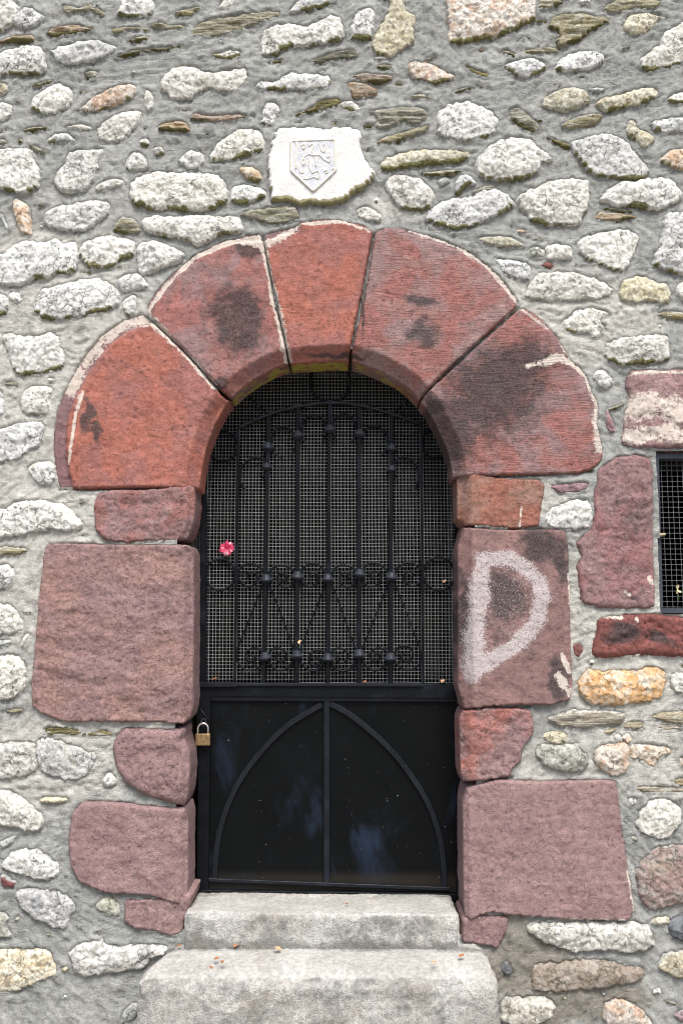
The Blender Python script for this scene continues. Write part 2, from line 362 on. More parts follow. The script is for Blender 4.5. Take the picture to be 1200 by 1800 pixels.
# ------------------------------------------------------------------ one stone
def stone_geo(poly, H=.015, spacing=.006, wd=.02, sk=.05, seed=0, rough=1.0, kind='w', inner=None, cham=.043, chs=1, rim=None, hard=False, base=.006, edge_j=1.0, facet=1.0):
    rnd = random.Random(seed); off = rnd.uniform(0, 300)
    poly = np.asarray(poly, float)
    if np.sum(poly[:, 0] * np.roll(poly[:, 1], -1) - np.roll(poly[:, 0], -1) * poly[:, 1]) < 0: poly = poly[::-1]
    p = poly
    if hard: p = resample(chaikin(p, .12), spacing * 1.15)
    else: p = resample(chaikin(chaikin(p, .2), .15), spacing * 1.1)
    c = p.mean(0); size = math.sqrt(area(p))
    # uneven outline
    amp = (.0016 if hard else min(.006, .035 * size)) * edge_j
    d = np.stack([n2(p, 38, 38, off, 3, .6), n2(p, 38, 38, off + 50, 3, .6)], 1) * amp
    if not hard: d += np.stack([n2(p, 95, 95, off + 6, 2, .6), n2(p, 95, 95, off + 56, 2, .6)], 1) * min(.0035, .03 * size)
    if inner is not None:
        near = linedist(p, inner); d *= np.clip(near / .02, .15, 1)[:, None]
    p = p + d
    lo, hi = p.min(0), p.max(0)
    gx, gz = np.meshgrid(np.arange(lo[0], hi[0], spacing), np.arange(lo[1], hi[1], spacing * .87))
    gx = gx + (np.arange(gx.shape[0]) % 2)[:, None] * spacing / 2
    g = np.stack([gx.ravel(), gz.ravel()], 1)
    rs = np.random.RandomState(seed % 99991); g += rs.uniform(-.22, .22, g.shape) * spacing
    g = g[inside(g, p)]
    if len(g):
        dd, _ = polydist(g, p); g = g[dd > spacing * .55]
    allp = np.vstack([p, g]) if len(g) else p
    vs, _, fs, _, _, _ = delaunay_2d_cdt([Vector(q) for q in allp], [], [list(range(len(p)))], 1, 1e-7)
    v2 = np.array([(q.x, q.y) for q in vs]); fs = [tuple(f) for f in fs]
    db, nb = polydist(v2, p)
    if inner is not None:                      # the arris towards the opening keeps its crisp chamfer
        a, b = p, np.roll(p, -1, 0); mid = (a + b) / 2; keep = linedist(mid, inner) > .006
        dj = segdist(v2, a[keep], b[keep])[0]
    else: dj = db
    dn = np.clip((v2[:, 1] - nb[:, 1]) / (db + 1e-6), -1, 1)             # 1 just above the lower edge, -1 just below the upper one
    if kind == 'c': t = np.clip(dj / wd, 0, 1); prof = np.clip(1 - (1 - t) ** 2, 0, 1) ** .5
    else:
        we = .0115 - .0065 * dn + .004 * n2(v2, 25, 25, off + 21, 2); t = np.clip(dj / np.clip(we, .003, .03), 0, 1); prof = t * (2 - t)
    soft = np.clip(dj / (wd * 1.3), 0, 1)
    y = base - (H + base) * prof
    tx, tz = rnd.uniform(-1, 1), rnd.uniform(-1, 1)
    if kind == 'c':        # cut block: nearly flat, worn
        y -= (n2(v2, 5, 5, off, 2) * .0040 + n2(v2, 17, 21, off + 9, 5, .68) * .0019 + n2(v2, 90, 90, off + 3, 2) * .0009) * soft * rough
        tq = n2(v2, 8, 12, off + 61, 4, .6) * 3; y -= (np.floor(tq) + sstep(.35, .65, tq - np.floor(tq))) * .0022 * soft * R_FLAKE[0]; rdg = np.abs(n2(v2, 9, 12, off + 77, 3)); y += np.clip(.05 - rdg, 0, .05) * .06 * soft * rough
    elif kind == 's':      # schist: steps along its layers
        q = n2(v2, 7, 75, off, 3, .6); y -= (np.round(q * 4) / 4 * .008 + q * .004) * soft * rough
        y -= n2(v2, 60, 60, off + 4, 2) * .0015 * soft
    else:
        sc = 1.0 / max(size, .03)
        hf = np.full(len(v2), .012)
        for q in range(rnd.randint(4, 6)):
            a = rnd.uniform(0, 6.283); e = (v2[:, 0] - c[0]) * math.cos(a) + (v2[:, 1] - c[1]) * math.sin(a); mx = e.max()
            hf = np.minimum(hf, rnd.uniform(.12, .34) * (mx * rnd.uniform(.75, 1.05) - e) + .002)
        y -= np.clip(hf, -.002, .017) * soft * facet
        y -= n2(v2, sc * 1.1, sc * 1.3, off, 2) * size * .03 * soft * rough
        cr = np.abs(n2(v2, sc * 1.6 + 8, sc * 1.9 + 8, off + 31, 4, .6)); y += np.clip(.13 - cr, 0, .13) * .045 * soft * rough
        y -= n2(v2, 40, 48, off + 5, 4, .68) * .0042 * soft * rough
        fac = n2(v2, 22, 26, off + 12, 2); y -= np.round(fac * 3) / 3 * .0035 * soft * rough
    if rim is not None:    # broken lower lip along the outside of an arch stone
        ln, wr, dr = rim; dl = linedist(v2, ln) + n2(v2, 22, 22, off + 8, 3) * .006
        y += dr * sstep(wr, wr * .72, dl)
    if inner is not None:
        di = linedist(v2, inner); y += np.clip(cham - di * chs, 0, 1) * (1 + .05 * n2(v2, 20, 20, off + 2, 2))
    V = np.stack([v2[:, 0], y, v2[:, 1]], 1)
    # rim edges -> side faces running back into the wall
    cnt = {}
    for f in fs:
        for i in range(len(f)):
            e = (f[i], f[(i + 1) % len(f)]); k = (min(e), max(e)); cnt[k] = None if k in cnt else e
    be = [e for e in cnt.values() if e]
    nxt = dict(be); F = []
    fwd = True
    # orientation: faces must look towards -y
    f0 = fs[0]; A, B, Cc = (V[i] for i in f0[:3])
    if np.cross(B - A, Cc - A)[1] > 0: fs = [f[::-1] for f in fs]; be = [(b, a) for a, b in be]
    rows = max(1, int((sk) / .03)) if inner is not None else 1
    ring = sorted({i for e in be for i in e}); mp = {}
    allV = [V]; n = len(V); prev = {i: i for i in ring}; F = list(fs)
    for r in range(1, rows + 1):
        cur = {i: n + k for k, i in enumerate(ring)}
        R = V[ring].copy(); R[:, 1] = R[:, 1] + (sk - R[:, 1]) * r / rows
        if inner is not None:
            wob = n2(np.stack([R[:, 0] * 1.0 + R[:, 1], R[:, 2]], 1), 28, 28, off + 40, 3) * .002
            R[:, 0] += wob; R[:, 2] += wob
        allV.append(R); n += len(ring)
        F += [(b, a, cur[a], cur[b]) if r == 1 else (prev[b], prev[a], cur[a], cur[b]) for a, b in be]
        prev = cur; mp[r] = ring
    V3 = np.vstack(allV)
    src = np.concatenate([np.arange(len(V))] + [np.array(ring)] * rows)
    back = np.concatenate([np.zeros(len(V))] + [np.full(len(ring), r / rows) for r in range(1, rows + 1)])
    down = (nb[:, 1] - v2[:, 1]) / (db + 1e-6)
    onb = db < 1e-5
    if onb.any():          # on the outline itself: use the outward normal
        _, k = None, np.argmin(((v2[onb][:, None, :] - p[None]) ** 2).sum(2), 1)
        tn = np.roll(p, -1, 0) - np.roll(p, 1, 0); tn /= np.linalg.norm(tn, axis=1)[:, None] + 1e-9
        down[onb] = -tn[k, 0]
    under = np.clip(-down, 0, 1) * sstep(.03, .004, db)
    smear = sstep(.020, .0, db) * np.clip(.75 + .5 * np.clip(down, -1, .3), 0, 1.1)
    return V3, F, dict(smear=smear, v2=v2, src=src, back=back, under=under, poly=p, db=db)

# ------------------------------------------------------------------ the rubble stones, traced (tile origin, then points at three times photo scale)
TILES = {
(0, 0): """
w -20,-20 60,-5 100,45 80,110 40,140 -20,170
w 75,95 120,45 165,40 200,70 235,80 225,105 195,130 150,148 90,140
s 335,35 370,28 420,40 460,15 480,40 460,65 410,60 360,75
s 485,42 520,45 555,75 530,85 480,60
w 630,50 640,0 700,-20 790,-10 810,35 800,65 770,95 700,85 640,85 620,70
s 920,65 960,50 1040,38 1055,45 1030,65 990,90 950,85
w 1155,30 1180,0 1240,-10 1230,30 1215,42 1160,52
s 1012,185 1050,125 1120,98 1200,90 1300,68 1400,60 1460,58 1475,90 1430,110 1350,130 1250,170 1180,185 1090,195
b 245,180 300,140 400,130 480,150 485,165 420,180 350,185 300,200
s 600,150 680,140 770,150 760,162 690,160 640,175 605,175
s 690,210 740,190 775,195 770,215 710,225
s 810,130 860,115 880,130 960,130 970,150 880,155 820,140
b 0,225 60,190 160,185 165,220 60,225 0,235
w -20,300 30,260 90,255 130,240 200,240 235,285 230,320 245,365 220,395 130,395 50,400 -20,400
w 275,265 340,240 430,215 530,212 560,235 600,240 605,270 560,300 520,320 430,335 340,347 300,310
d 630,290 700,265 790,252 880,245 970,228 970,240 880,270 800,268 700,295 640,300
w 1115,292 1160,280 1220,262 1270,280 1250,310 1190,320 1140,305
w 850,440 880,390 920,360 990,350 1060,365 1090,385 1150,378 1210,370 1290,360 1300,400 1270,460 1210,490 1150,485 1090,470 1040,500 980,530 920,525 890,500 855,475
s 445,385 490,370 520,385 500,415 460,410
s 170,450 240,425 290,425 200,460
y 0,435 40,450 40,480 0,495
w 165,545 180,510 240,470 300,440 350,460 380,490 380,540 355,570 290,600 220,600 175,580
o 405,580 450,555 480,520 540,485 620,450 680,445 710,465 705,510 640,540 570,575 520,595 450,590
w 760,510 775,475 805,500 815,555 790,580 765,575
w -20,550 20,538 60,560 72,600 30,630 -20,635
w 515,690 560,640 620,600 700,582 740,590 735,640 700,690 650,735 580,750 530,740
s 125,685 180,668 250,668 240,682 150,697
w 360,665 430,655 475,670 470,685 420,685 365,678
w 245,745 290,710 350,700 390,730 385,750 320,745 270,762
s 0,735 35,740 30,760 0,765
s 155,760 235,790 230,805 185,790
w -20,800 60,780 160,790 180,860 215,900 205,980 170,1010 100,1025 30,1000 -20,990
w 310,895 350,860 365,800 430,795 540,790 545,810 520,850 515,900 490,950 450,1005 350,1015 310,980 290,930
w 660,865 700,805 740,805 775,850 770,885 720,900 670,890
b 840,670 890,640 970,640 1000,680 990,700 860,695
b 1015,630 1040,590 1110,610 1200,600 1300,605 1290,620 1200,640 1080,640
w 740,740 770,730 790,750 780,770 745,765
w 815,780 850,775 860,800 830,815 810,800
w 940,850 1000,790 1060,810 1075,850 1050,890 980,880
w 1108,820 1150,750 1200,720 1240,690 1300,680 1370,695 1390,760 1380,800 1290,820 1210,850 1120,845
""", (400, 0): """
w 335,55 360,15 420,-15 560,-20 580,5 520,30 440,55 345,68
w 180,285 185,210 200,150 260,130 340,125 400,140 480,110 540,80 590,90 605,150 610,200 560,225 450,245 350,255 280,270 250,295
w 645,190 650,140 680,70 720,45 775,60 770,120 755,205 700,210 650,205
y 760,215 800,150 830,90 860,45 850,20 780,10 790,-20 945,-20 930,20 935,60 985,80 975,150 980,225 910,260 880,290 860,300 790,290 765,250
d 440,320 500,300 590,265 650,262 680,290 670,310 600,310 530,330 480,335
d 210,330 270,312 295,325 270,338
w 775,305 800,295 845,305 800,315
s 790,350 830,335 870,350 850,370 810,365
o 945,345 990,325 1060,335 1130,365 1190,400 1170,430 1080,450 1040,430 990,425 960,390
w 155,455 180,430 270,425 330,385 400,390 530,400 535,430 520,460 440,480 300,480 180,475
b 660,400 720,385 800,390 860,400 850,430 770,440 690,425
b 625,450 660,430 720,440 780,470 780,495 720,510 665,515 650,480
d 345,600 440,570 480,530 560,520 590,545 550,570 450,590 370,610
w 590,550 640,530 680,550 695,580 660,590 610,575
w 165,650 185,620 180,590 200,545 240,545 280,580 250,630 240,660 200,660
s 960,510 1020,492 1055,510 1030,520
s 740,590 800,575 880,570 1000,565 1040,590 1035,630 990,655 920,640 860,670 800,685 780,660 800,630
d 715,665 770,650 780,665 740,680
s 795,745 830,720 930,690 980,680 1050,660 1040,690 960,720 880,750 810,755
d 530,650 560,642 590,648 580,657 550,660
y 815,885 830,840 900,810 1000,790 1150,790 1250,800 1260,830 1200,865 1100,870 1030,880 940,890 830,897
o 60,890 110,880 150,890 185,940 150,955 100,945
""", (800, 0): """
l -35,225 -40,60 -45,-20 420,-20 410,60 415,110 330,160 260,190 130,220 60,235 20,225 0,240
w -95,640 -85,590 -40,555 60,535 150,565 200,610 225,640 205,690 170,725 60,745 -20,735 -90,710
s 440,40 450,5 480,-10 550,0 560,25 500,40 455,48
w 640,5 700,-10 710,10 680,25
s 785,45 830,15 870,-5 950,-10 1060,0 1080,20 1030,45 960,40 900,55 830,65
s 495,130 520,90 590,75 680,72 720,85 790,95 795,120 750,150 690,180 640,215 600,240 540,245 530,200 560,185 500,150
y 890,130 920,85 980,70 1050,80 1110,95 1060,110 1050,140 1000,175 950,185 910,165
w 970,310 1000,285 1060,245 1085,215 1090,180 1140,145 1180,128 1240,120 1240,310 1190,335 1090,365 1000,375 980,345
s 375,265 420,255 500,248 535,260 530,275 450,280 380,285
s 240,275 270,260 315,290 300,300
w 260,350 300,325 370,305 420,308 455,330 470,355 440,385 380,410 330,400 280,375
w 520,360 560,310 620,280 700,268 760,280 780,310 760,340 700,365 620,380 560,372
d 40,342 70,345 110,370 160,380 160,405 110,400 60,365
d -20,490 40,460 95,458 80,475 10,490
y 455,550 480,510 540,475 610,460 660,465 695,500 700,540 650,565 590,585 510,580 470,565
w 705,470 750,460 805,472 740,485
y 745,540 790,510 860,500 960,470 1030,460 1060,490 1050,520 980,550 880,575 800,585 770,560
w 1110,530 1140,500 1190,485 1250,480 1250,540 1160,545
s 280,590 330,565 380,600 420,640 450,680 400,695 340,670 300,630
s 560,660 620,625 700,600 760,605 760,630 720,660 640,665 590,675
y 895,700 910,650 940,635 960,680 1020,700 1050,735 1010,770 980,785 950,740
w 1040,640 1100,625 1200,618 1250,615 1250,700 1180,695 1100,705 1055,690 1040,660
w 105,850 160,790 230,740 310,725 400,745 430,770 470,810 505,830 505,855 440,865 440,900 400,930 330,945 250,955 180,950 130,920
d 480,722 540,740 590,755 600,780 560,785 520,750
w 605,770 640,745 720,725 790,705 850,725 900,755 950,810 990,860 1015,900 1000,930 950,945 880,950 800,940 720,920 690,895 640,830
o 1070,845 1110,815 1140,790 1200,785 1250,790 1250,890 1170,895 1120,870
s 90,1010 140,985 200,975 190,1000 130,1020
""", (0, 300): """
w 510,85 540,60 600,42 650,55 630,80 560,105 520,108
w 690,110 700,60 760,25 850,5 960,15 1080,12 1150,30 1180,70 1195,120 1190,170 1120,200 1040,215 920,205 820,205 740,190 700,165
w 235,250 250,215 310,185 400,170 490,155 560,165 580,195 560,235 520,270 490,300 410,315 330,310 270,300
o 70,165 85,152 140,180 155,210 160,290 165,325 120,330 90,280 75,230
w 0,230 15,235 45,305 30,300
s 600,310 620,270 650,245 710,260 735,310 720,325 640,328
w 760,270 790,240 860,235 950,240 1050,235 1150,240 1210,240 1250,245 1280,300 1250,330 1200,335 1150,340 1080,385 1030,395 970,360 880,345 800,335 770,310
w -20,450 40,430 60,400 140,370 250,380 290,355 330,385 390,375 405,430 410,490 380,540 300,545 250,570 180,565 140,595 60,605 -20,590
w 420,415 450,375 520,350 580,345 620,355 680,360 705,400 695,450 640,470 590,510 500,515 460,490 425,450
w 720,410 760,378 830,375 900,400 975,445 940,480 870,510 800,540 755,555 735,530 725,470
w 620,580 660,550 730,540 770,590 780,615 740,630 690,640 650,645 625,610
w 180,720 210,650 240,620 330,600 440,570 520,570 590,600 630,660 620,710 560,740 480,755 430,780 330,780 250,785 200,750
w 640,700 680,665 715,655 720,690 710,750 670,760
w -20,660 20,660 50,690 45,740 0,770 -20,775
w 50,650 90,640 120,680 100,710 60,690
""", (400, 300): """
w 18,130 40,80 110,75 185,100 195,140 150,155 70,180 25,165
s 65,235 110,210 200,195 300,190 345,185 375,225 365,265 290,275 230,290 190,270 110,250
w 680,215 720,185 770,205 800,230 800,265 740,262 690,250
w 830,80 860,35 920,25 1000,40 1060,85 1090,130 1070,180 1020,210 950,205 890,180 860,130
g 1110,50 1150,35 1170,60 1120,80
s 1030,10 1100,0 1200,-5 1240,5 1150,25 1060,25
""", (800, 300): """
w -150,240 -80,170 0,145 90,140 120,105 180,95 250,110 300,155 290,195 230,225 170,260 110,290 40,305 -50,300 -130,265
w 0,70 20,30 60,20 110,70 60,80 20,120 0,110
w 330,150 370,110 430,90 500,55 600,45 700,50 700,90 690,150 690,200 665,250 655,290 580,290 480,285 400,275 380,235 340,200
w 770,150 790,110 870,65 960,50 1080,35 1140,50 1170,90 1190,140 1150,170 1060,210 950,195 850,185 800,170
b 740,250 780,215 850,225 940,235 930,250 860,265 780,265
s 785,195 850,195 930,210 900,222 820,210
o 325,315 350,308 380,322 340,332
y 125,370 150,345 220,345 300,355 350,385 350,405 250,400 180,390
w 210,460 240,465 300,470 380,490 395,540 380,575 310,565 250,540 225,500
g 390,410 430,400 470,420 460,460 400,450
w 475,400 540,390 600,395 615,470 540,472 480,470
r 450,500 490,480 520,500 490,520
w 370,665 400,600 440,545 530,535 640,540 720,565 800,600 825,640 790,660 740,685 680,680 600,690 500,690 420,680
w 640,390 670,350 760,330 850,312 910,315 965,350 940,430 910,500 880,535 820,530 790,510 750,490 700,470 655,430
w 1035,470 1070,380 1090,290 1110,220 1180,225 1260,230 1260,560 1190,550 1110,520 1040,500
y 870,600 900,570 990,560 1020,565 1060,595 1120,595 1130,680 1080,705 1030,690 960,695 900,690 870,670
w 1160,620 1190,590 1250,590 1250,690 1180,670
w 555,800 600,770 640,735 700,725 800,745 800,770 750,790 790,810 780,850 740,880 700,895 710,850 640,860 590,850
s 1070,765 1100,740 1200,750 1250,760 1250,785 1130,780
""", (800, 600): """
w 785,20 810,0 880,-15 1000,-30 1110,-32 1118,40 1112,100 1040,118 940,120 880,135 800,95
w 725,190 745,155 780,150 820,190 825,220 790,250 750,230
p 790,400 800,350 840,440 840,470 800,470
p 505,760 560,750 650,740 690,745 680,790 560,800 520,780
w 490,890 560,860 620,830 690,840 720,900 705,980 640,990 520,985 470,950
""", (0, 600): """
w 50,80 20,-20 60,-50 115,-20 200,-30 260,-45 315,-15 330,50 340,110 290,150 200,170 120,180 70,150
w 115,300 130,265 180,240 250,240 275,260 262,310 255,385 200,378 125,375
w -20,265 10,265 28,310 20,380 -20,395
w -20,470 60,450 130,425 225,430 230,480 215,560 160,570 110,620 30,635 -20,630
w 150,680 180,645 250,635 285,650 293,710 270,745 220,755 175,715
w -20,890 40,880 90,850 150,835 230,840 340,865 400,920 440,990 380,1000 250,990 150,1020 60,1030 0,1040 -20,1040
s 25,220 60,208 105,228 60,240
""", (0, 900): """
s -20,190 40,182 130,190 135,205 100,230 -20,225
w -20,290 30,278 75,300 80,350 40,400 -20,400
w -20,480 30,490 80,510 120,570 130,610 80,640 -20,640
w -20,770 60,755 120,780 140,830 140,900 110,960 40,985 -20,985
g -20,680 50,670 60,690 0,710
w 105,700 130,650 155,650 130,710
""", (800, 1200): """
O 650,20 665,-30 700,-70 760,-60 840,-55 930,-65 1010,-85 1060,-80 1105,-20 1090,40 1060,95 960,110 850,118 740,110 680,80
w 1150,-40 1200,-50 1250,-40 1250,50 1160,50 1140,10
r 620,-190 650,-205 672,-180 650,-135 625,-150
t 495,185 560,165 620,140 700,150 790,150 885,155 880,190 860,215 760,225 640,240 540,220
t 885,225 930,210 985,215 970,243 900,240
t 780,255 830,240 845,250 800,270
t 1030,180 1100,155 1200,150 1260,150 1260,215 1180,215 1110,205
t 1065,220 1180,225 1190,245 1100,250
y 465,285 490,265 575,265 583,310 560,322 500,318
g 420,380 440,335 475,322 560,328 640,320 650,350 690,380 690,430 640,470 560,465 490,450
o 730,420 735,360 770,335 840,320 890,318 915,340 912,420 890,470 840,490 780,465
o 922,330 980,320 1060,330 1120,345 1120,380 1075,390 1040,450 980,400 930,410
o 880,290 910,265 930,300 905,318
w 835,280 870,275 880,310 845,315
t 950,550 1010,540 1090,545 1190,550 1180,575 1060,580 990,575
t 1150,505 1250,495 1250,545 1160,540
w 955,740 980,670 1030,620 1110,612 1160,640 1190,690 1185,740 1150,775 1140,800 1090,822 1020,810 970,780
w 910,610 940,605 955,630 915,650
o 1170,400 1240,395 1240,450 1190,440
""", (0, 1200): """
s 25,145 115,140 110,152 60,158
d 258,240 300,232 370,230 400,250 470,265 520,245 580,265 575,278 520,280 440,275 380,272 300,275 265,265
w 280,205 310,190 340,215 380,235 300,232
G -20,330 50,310 120,312 195,330 200,460 120,495 -20,500
G 200,310 240,295 330,305 420,345 510,385 470,470 430,500 350,512 290,490 210,462
w 540,515 575,475 610,515 600,540 560,548
w -20,570 50,570 120,610 170,660 225,710 230,745 195,785 130,775 70,750 -20,760
y 220,620 250,605 340,605 345,625 300,635 230,630
g 0,840 50,820 80,810 60,850 20,870
""", (0, 1500): """
w 20,50 60,10 120,-25 200,-20 250,20 300,60 310,100 260,135 180,130 90,105 30,80
r 8,145 15,110 50,135 80,145 70,175 20,170
G 90,230 120,180 200,190 290,200 350,215 390,260 400,300 370,330 365,365 350,385 290,390 240,360 170,330 110,280
g -20,320 30,325 50,350 30,380 70,430 0,440 -20,440
g 500,280 560,235 610,250 630,300 610,330 550,310
Y -20,510 100,512 200,505 270,520 290,580 300,640 230,665 170,690 100,720 40,725 -20,715
G 375,530 400,485 480,465 540,460 600,485 680,490 760,475 800,480 880,490 860,530 790,560 765,600 700,610 620,620 490,645 420,630 395,600
g 650,830 690,800 730,800 720,860 640,895
""", (800, 1500): """
P 945,130 960,80 1000,20 1050,-30 1150,-40 1250,-45 1250,250 1160,260 1090,285 1020,285 975,250 965,190
G 385,395 420,355 500,360 620,365 760,360 900,368 990,365 1020,420 1038,465 1010,500 900,520 820,510 700,515 620,525 580,500 480,470 400,420
y 1030,360 1060,335 1115,335 1118,370 1060,375
k 1120,400 1130,360 1170,340 1250,330 1250,450 1180,455 1140,435
y 1065,600 1090,530 1150,522 1250,520 1250,650 1180,655 1120,630
B 400,640 430,580 520,575 650,560 760,565 860,590 970,610 980,650 900,690 780,700 640,720 520,730 420,720
o 790,800 830,770 920,780 1000,850 1030,890 1000,920 820,920 780,860
G 240,770 350,750 480,750 520,800 500,870 400,900 250,900
P 1150,850 1200,820 1250,830 1250,890 1180,880
k 235,610 270,570 300,620 270,640
"""}
# kind -> (material, geometry kind, tint, second tint)
KIND = dict(w=('granite', 'w', (.74, .745, .71), (.55, .555, .52)), G=('granite', 'w', (.62, .615, .58), (.38, .38, .355)),
            l=('granite', 'w', (.67, .65, .61), (.55, .42, .33)), y=('granite', 'w', (.62, .60, .49), (.45, .41, .29)),
            Y=('granite', 'w', (.68, .65, .53), (.55, .46, .30)), o=('granite', 'w', (.64, .60, .53), (.56, .39, .27)),
            O=('granite', 'w', (.60, .36, .17), (.66, .60, .50)), g=('granite', 'w', (.44, .46, .42), (.33, .345, .30)),
            P=('granite', 'w', (.33, .24, .23), (.40, .37, .35)), p=('granite', 'w', (.36, .24, .24), (.30, .18, .18)),
            B=('granite', 'w', (.31, .25, .18), (.42, .37, .31)), r=('granite', 'w', (.27, .11, .07), (.20, .08, .06)),
            k=('granite', 'w', (.13, .14, .15), (.22, .23, .24)), s=('schist', 's', (.40, .385, .31), (.24, .22, .13)),
            t=('schist', 's', (.46, .42, .32), (.27, .235, .16)), b=('schist', 's', (.33, .22, .13), (.45, .40, .31)),
            d=('schist', 's', (.15, .14, .075), (.22, .20, .11)))
PLABEL = dict(O='orange quartz stone', k='dark blue-grey stone', P='purple stone with pale crust', Y='cream yellow stone',
              l='large white block with rusty patches', B='brown stone', r='small rust red stone', d='dark olive slate sliver', b='brown slate sliver')
rubble = []
for (ox, oy), txt in TILES.items():
    for ln in txt.strip().splitlines():
        k, rest = ln.split(' ', 1); rubble.append((k, np.array([(ox + a / 3, oy + b / 3) for a, b in pairs(rest)])))

# ------------------------------------------------------------------ the cut red stones of door and window (photo pixels)
RED = (.275, .122, .108); ORG = (.325, .122, .09); PUR = (.240, .158, .157); PNK = (.262, .178, .172)
INY = .031                                    # depth of the inner arris behind the wall face
VOUS = [
 dict(p="104,858 96,820 93,775 97,730 112,690 128,658 150,622 175,592 215,563 252,551 262,562 330,627 385,692 403,704", i="403,704 395,712 376,745 361,786 352,830 349,862", e="260,857 180,858", t=ORG, t2=RED, tool=.15,
      rim=("104,858 96,820 93,775 97,730 112,690 128,658 150,622 175,592 215,563 252,551", .058, .016)),
 dict(p="258,550 262,530 280,505 310,475 345,447 390,425 430,415 459,412 466,450 479,520 498,600 505,637", i="505,637 480,646 450,662 425,680 406,699", e="385,682 330,620 285,578", t=RED, t2=PUR, tool=.2,
      rim=("258,550 262,530 280,505 310,475 345,447 390,425 430,415 459,412", .028, .010)),
 dict(p="463,414 490,405 518,401 525,394 560,388 600,390 635,398 654,409 649,440 638,500 623,570 611,632", i="611,632 580,633 545,635 510,638", e="503,600 485,520 470,450", t=ORG, t2=RED, tool=.3,
      rim=("463,414 490,405 518,401", .026, .012)),
 dict(p="659,411 680,403 720,405 770,420 820,440 860,470 890,500 912,536 859,583 798,639 736,699", i="736,699 720,682 700,667 677,655 650,643 616,632", e="630,570 645,500 655,440", t=RED, t2=PNK, tool=.9,
      rim=("720,405 770,420 820,440 860,470 890,500 912,536", .022, .010)),
 dict(p="916,541 945,558 975,590 1000,630 1030,660 1040,690 1052,715 1048,745 1057,790 1058,808 1040,825 1010,833 900,835 797,837", i="797,837 793,810 785,785 771,754 755,724 739,703", e="802,644 862,589", t=RED, t2=PUR, tool=1.0,
      rim=("1000,630 1030,660 1040,690 1052,715 1048,745", .022, .008)),
]
JAMB = [
 dict(p="200,862 260,861 330,860 345,862", i="352,868 353,900 350,925 345,940 338,954", e="280,951 210,954 185,949 170,930 166,890 175,868", t=PUR, t2=(.26, .12, .11), c=.018),
 dict(p="82,958 100,956 200,958 330,961 344,966", i="350,976 351,990 351,1060 350,1180 350,1230 345,1253", e="330,1266 250,1268 150,1268 110,1268 75,1252 57,1240 58,1190 65,1120 72,1040", t=PUR, t2=(.265, .165, .15), c=.03),
 dict(p="222,1279 300,1281 332,1274", i="337,1290 345,1310 346,1340 343,1380 336,1400", e="300,1406 255,1397 225,1378 205,1350 199,1312 207,1290", t=PUR, t2=PUR, c=.02),
 dict(p="145,1410 200,1408 250,1416 320,1413 334,1410", i="342,1425 342,1500 341,1562", e="325,1575 260,1572 190,1570 140,1550 125,1520 122,1470 128,1430", t=PUR, t2=PNK, c=.022),
 dict(p="220,1581 270,1580 310,1576 329,1569", i="339,1573 335,1590 327,1605 322,1637", e="300,1645 270,1635 240,1632 220,1620", t=PUR, t2=PNK, c=.012),
 dict(p="797,929 900,929 947,925 950,890 957,855 945,843 880,841 797,841", i="797,841 797,929", e="", t=(.27, .115, .085), t2=(.25, .15, .12), c=.04),
 dict(p="798,1239 880,1239 960,1239 1000,1230 1005,1210 1002,1130 1000,1050 998,960 990,931 880,933 797,934", i="797,934 798,1239", e="", t=(.20, .125, .118), t2=(.25, .15, .14), c=.045),
 dict(p="802,1360 830,1367 896,1364 898,1350 915,1340 917,1315 938,1290 930,1246 860,1244 799,1243", i="799,1243 802,1360", e="", t=PUR, t2=(.30, .13, .11), c=.03),
 dict(p="806,1585 820,1599 860,1602 920,1610 1000,1615 1100,1618 1113,1600 1105,1550 1095,1480 1085,1400 1080,1371 950,1374 870,1370 804,1373", i="804,1373 806,1585", e="", t=PUR, t2=PNK, c=.014),
 dict(p="812,1656 860,1662 872,1668 888,1640 893,1611 850,1608 812,1609", i="812,1609 812,1656", e="", t=PUR, t2=PUR, c=.02),
]
WINS = [
 dict(n='lintel', p="1093,763 1097,727 1105,700 1097,680 1107,650 1160,651 1200,649 1330,652 1480,650 1482,788 1320,790 1200,789 1105,788 1090,777", t=PUR, t2=(.30, .20, .20)),
 dict(n='jamb_stone', p="1083,803 1125,801 1140,805 1146,830 1147,900 1147,980 1150,1040 1149,1069 1060,1068 1020,1060 1012,1000 1018,975 1010,955 1040,925 1042,870 1050,825", t=PUR, t2=(.25, .13, .13)),
 dict(n='sill', p="1041,1153 1041,1130 1048,1107 1052,1087 1100,1080 1150,1078 1200,1086 1320,1085 1460,1087 1462,1158 1320,1156 1200,1155 1120,1152 1060,1156", t=(.17, .062, .056), t2=(.20, .075, .065)),
 dict(n='jamb_stone', p="1422,804 1480,801 1530,806 1535,900 1528,1000 1532,1068 1424,1068 1421,940", t=PUR, t2=(.25, .13, .13)),
]
for n_, R in enumerate(VOUS + JAMB):
    iy = INY if n_ < 5 else (0.0 if n_ in (9, 14) else .172)
    R['in'] = PX(pairs(R['i']), iy); ip = np.array(pairs(R['i']))
    def front(s):
        q = pairs(s)
        if not q or iy < .1: return PX(q) if q else np.zeros((0, 2))
        dq = linedist(np.array(q), ip); return np.array([P(a, b, .172 * max(0, 1 - d / 45))[[0, 2]] for (a, b), d in zip(q, dq)])
    R['poly'] = np.vstack([front(R['p']), R['in'], front(R['e'])] if R['e'] else [front(' '.join(R['p'].split()[1:-1])), R['in']])
for R in WINS: R['poly'] = PX(pairs(R['p']))
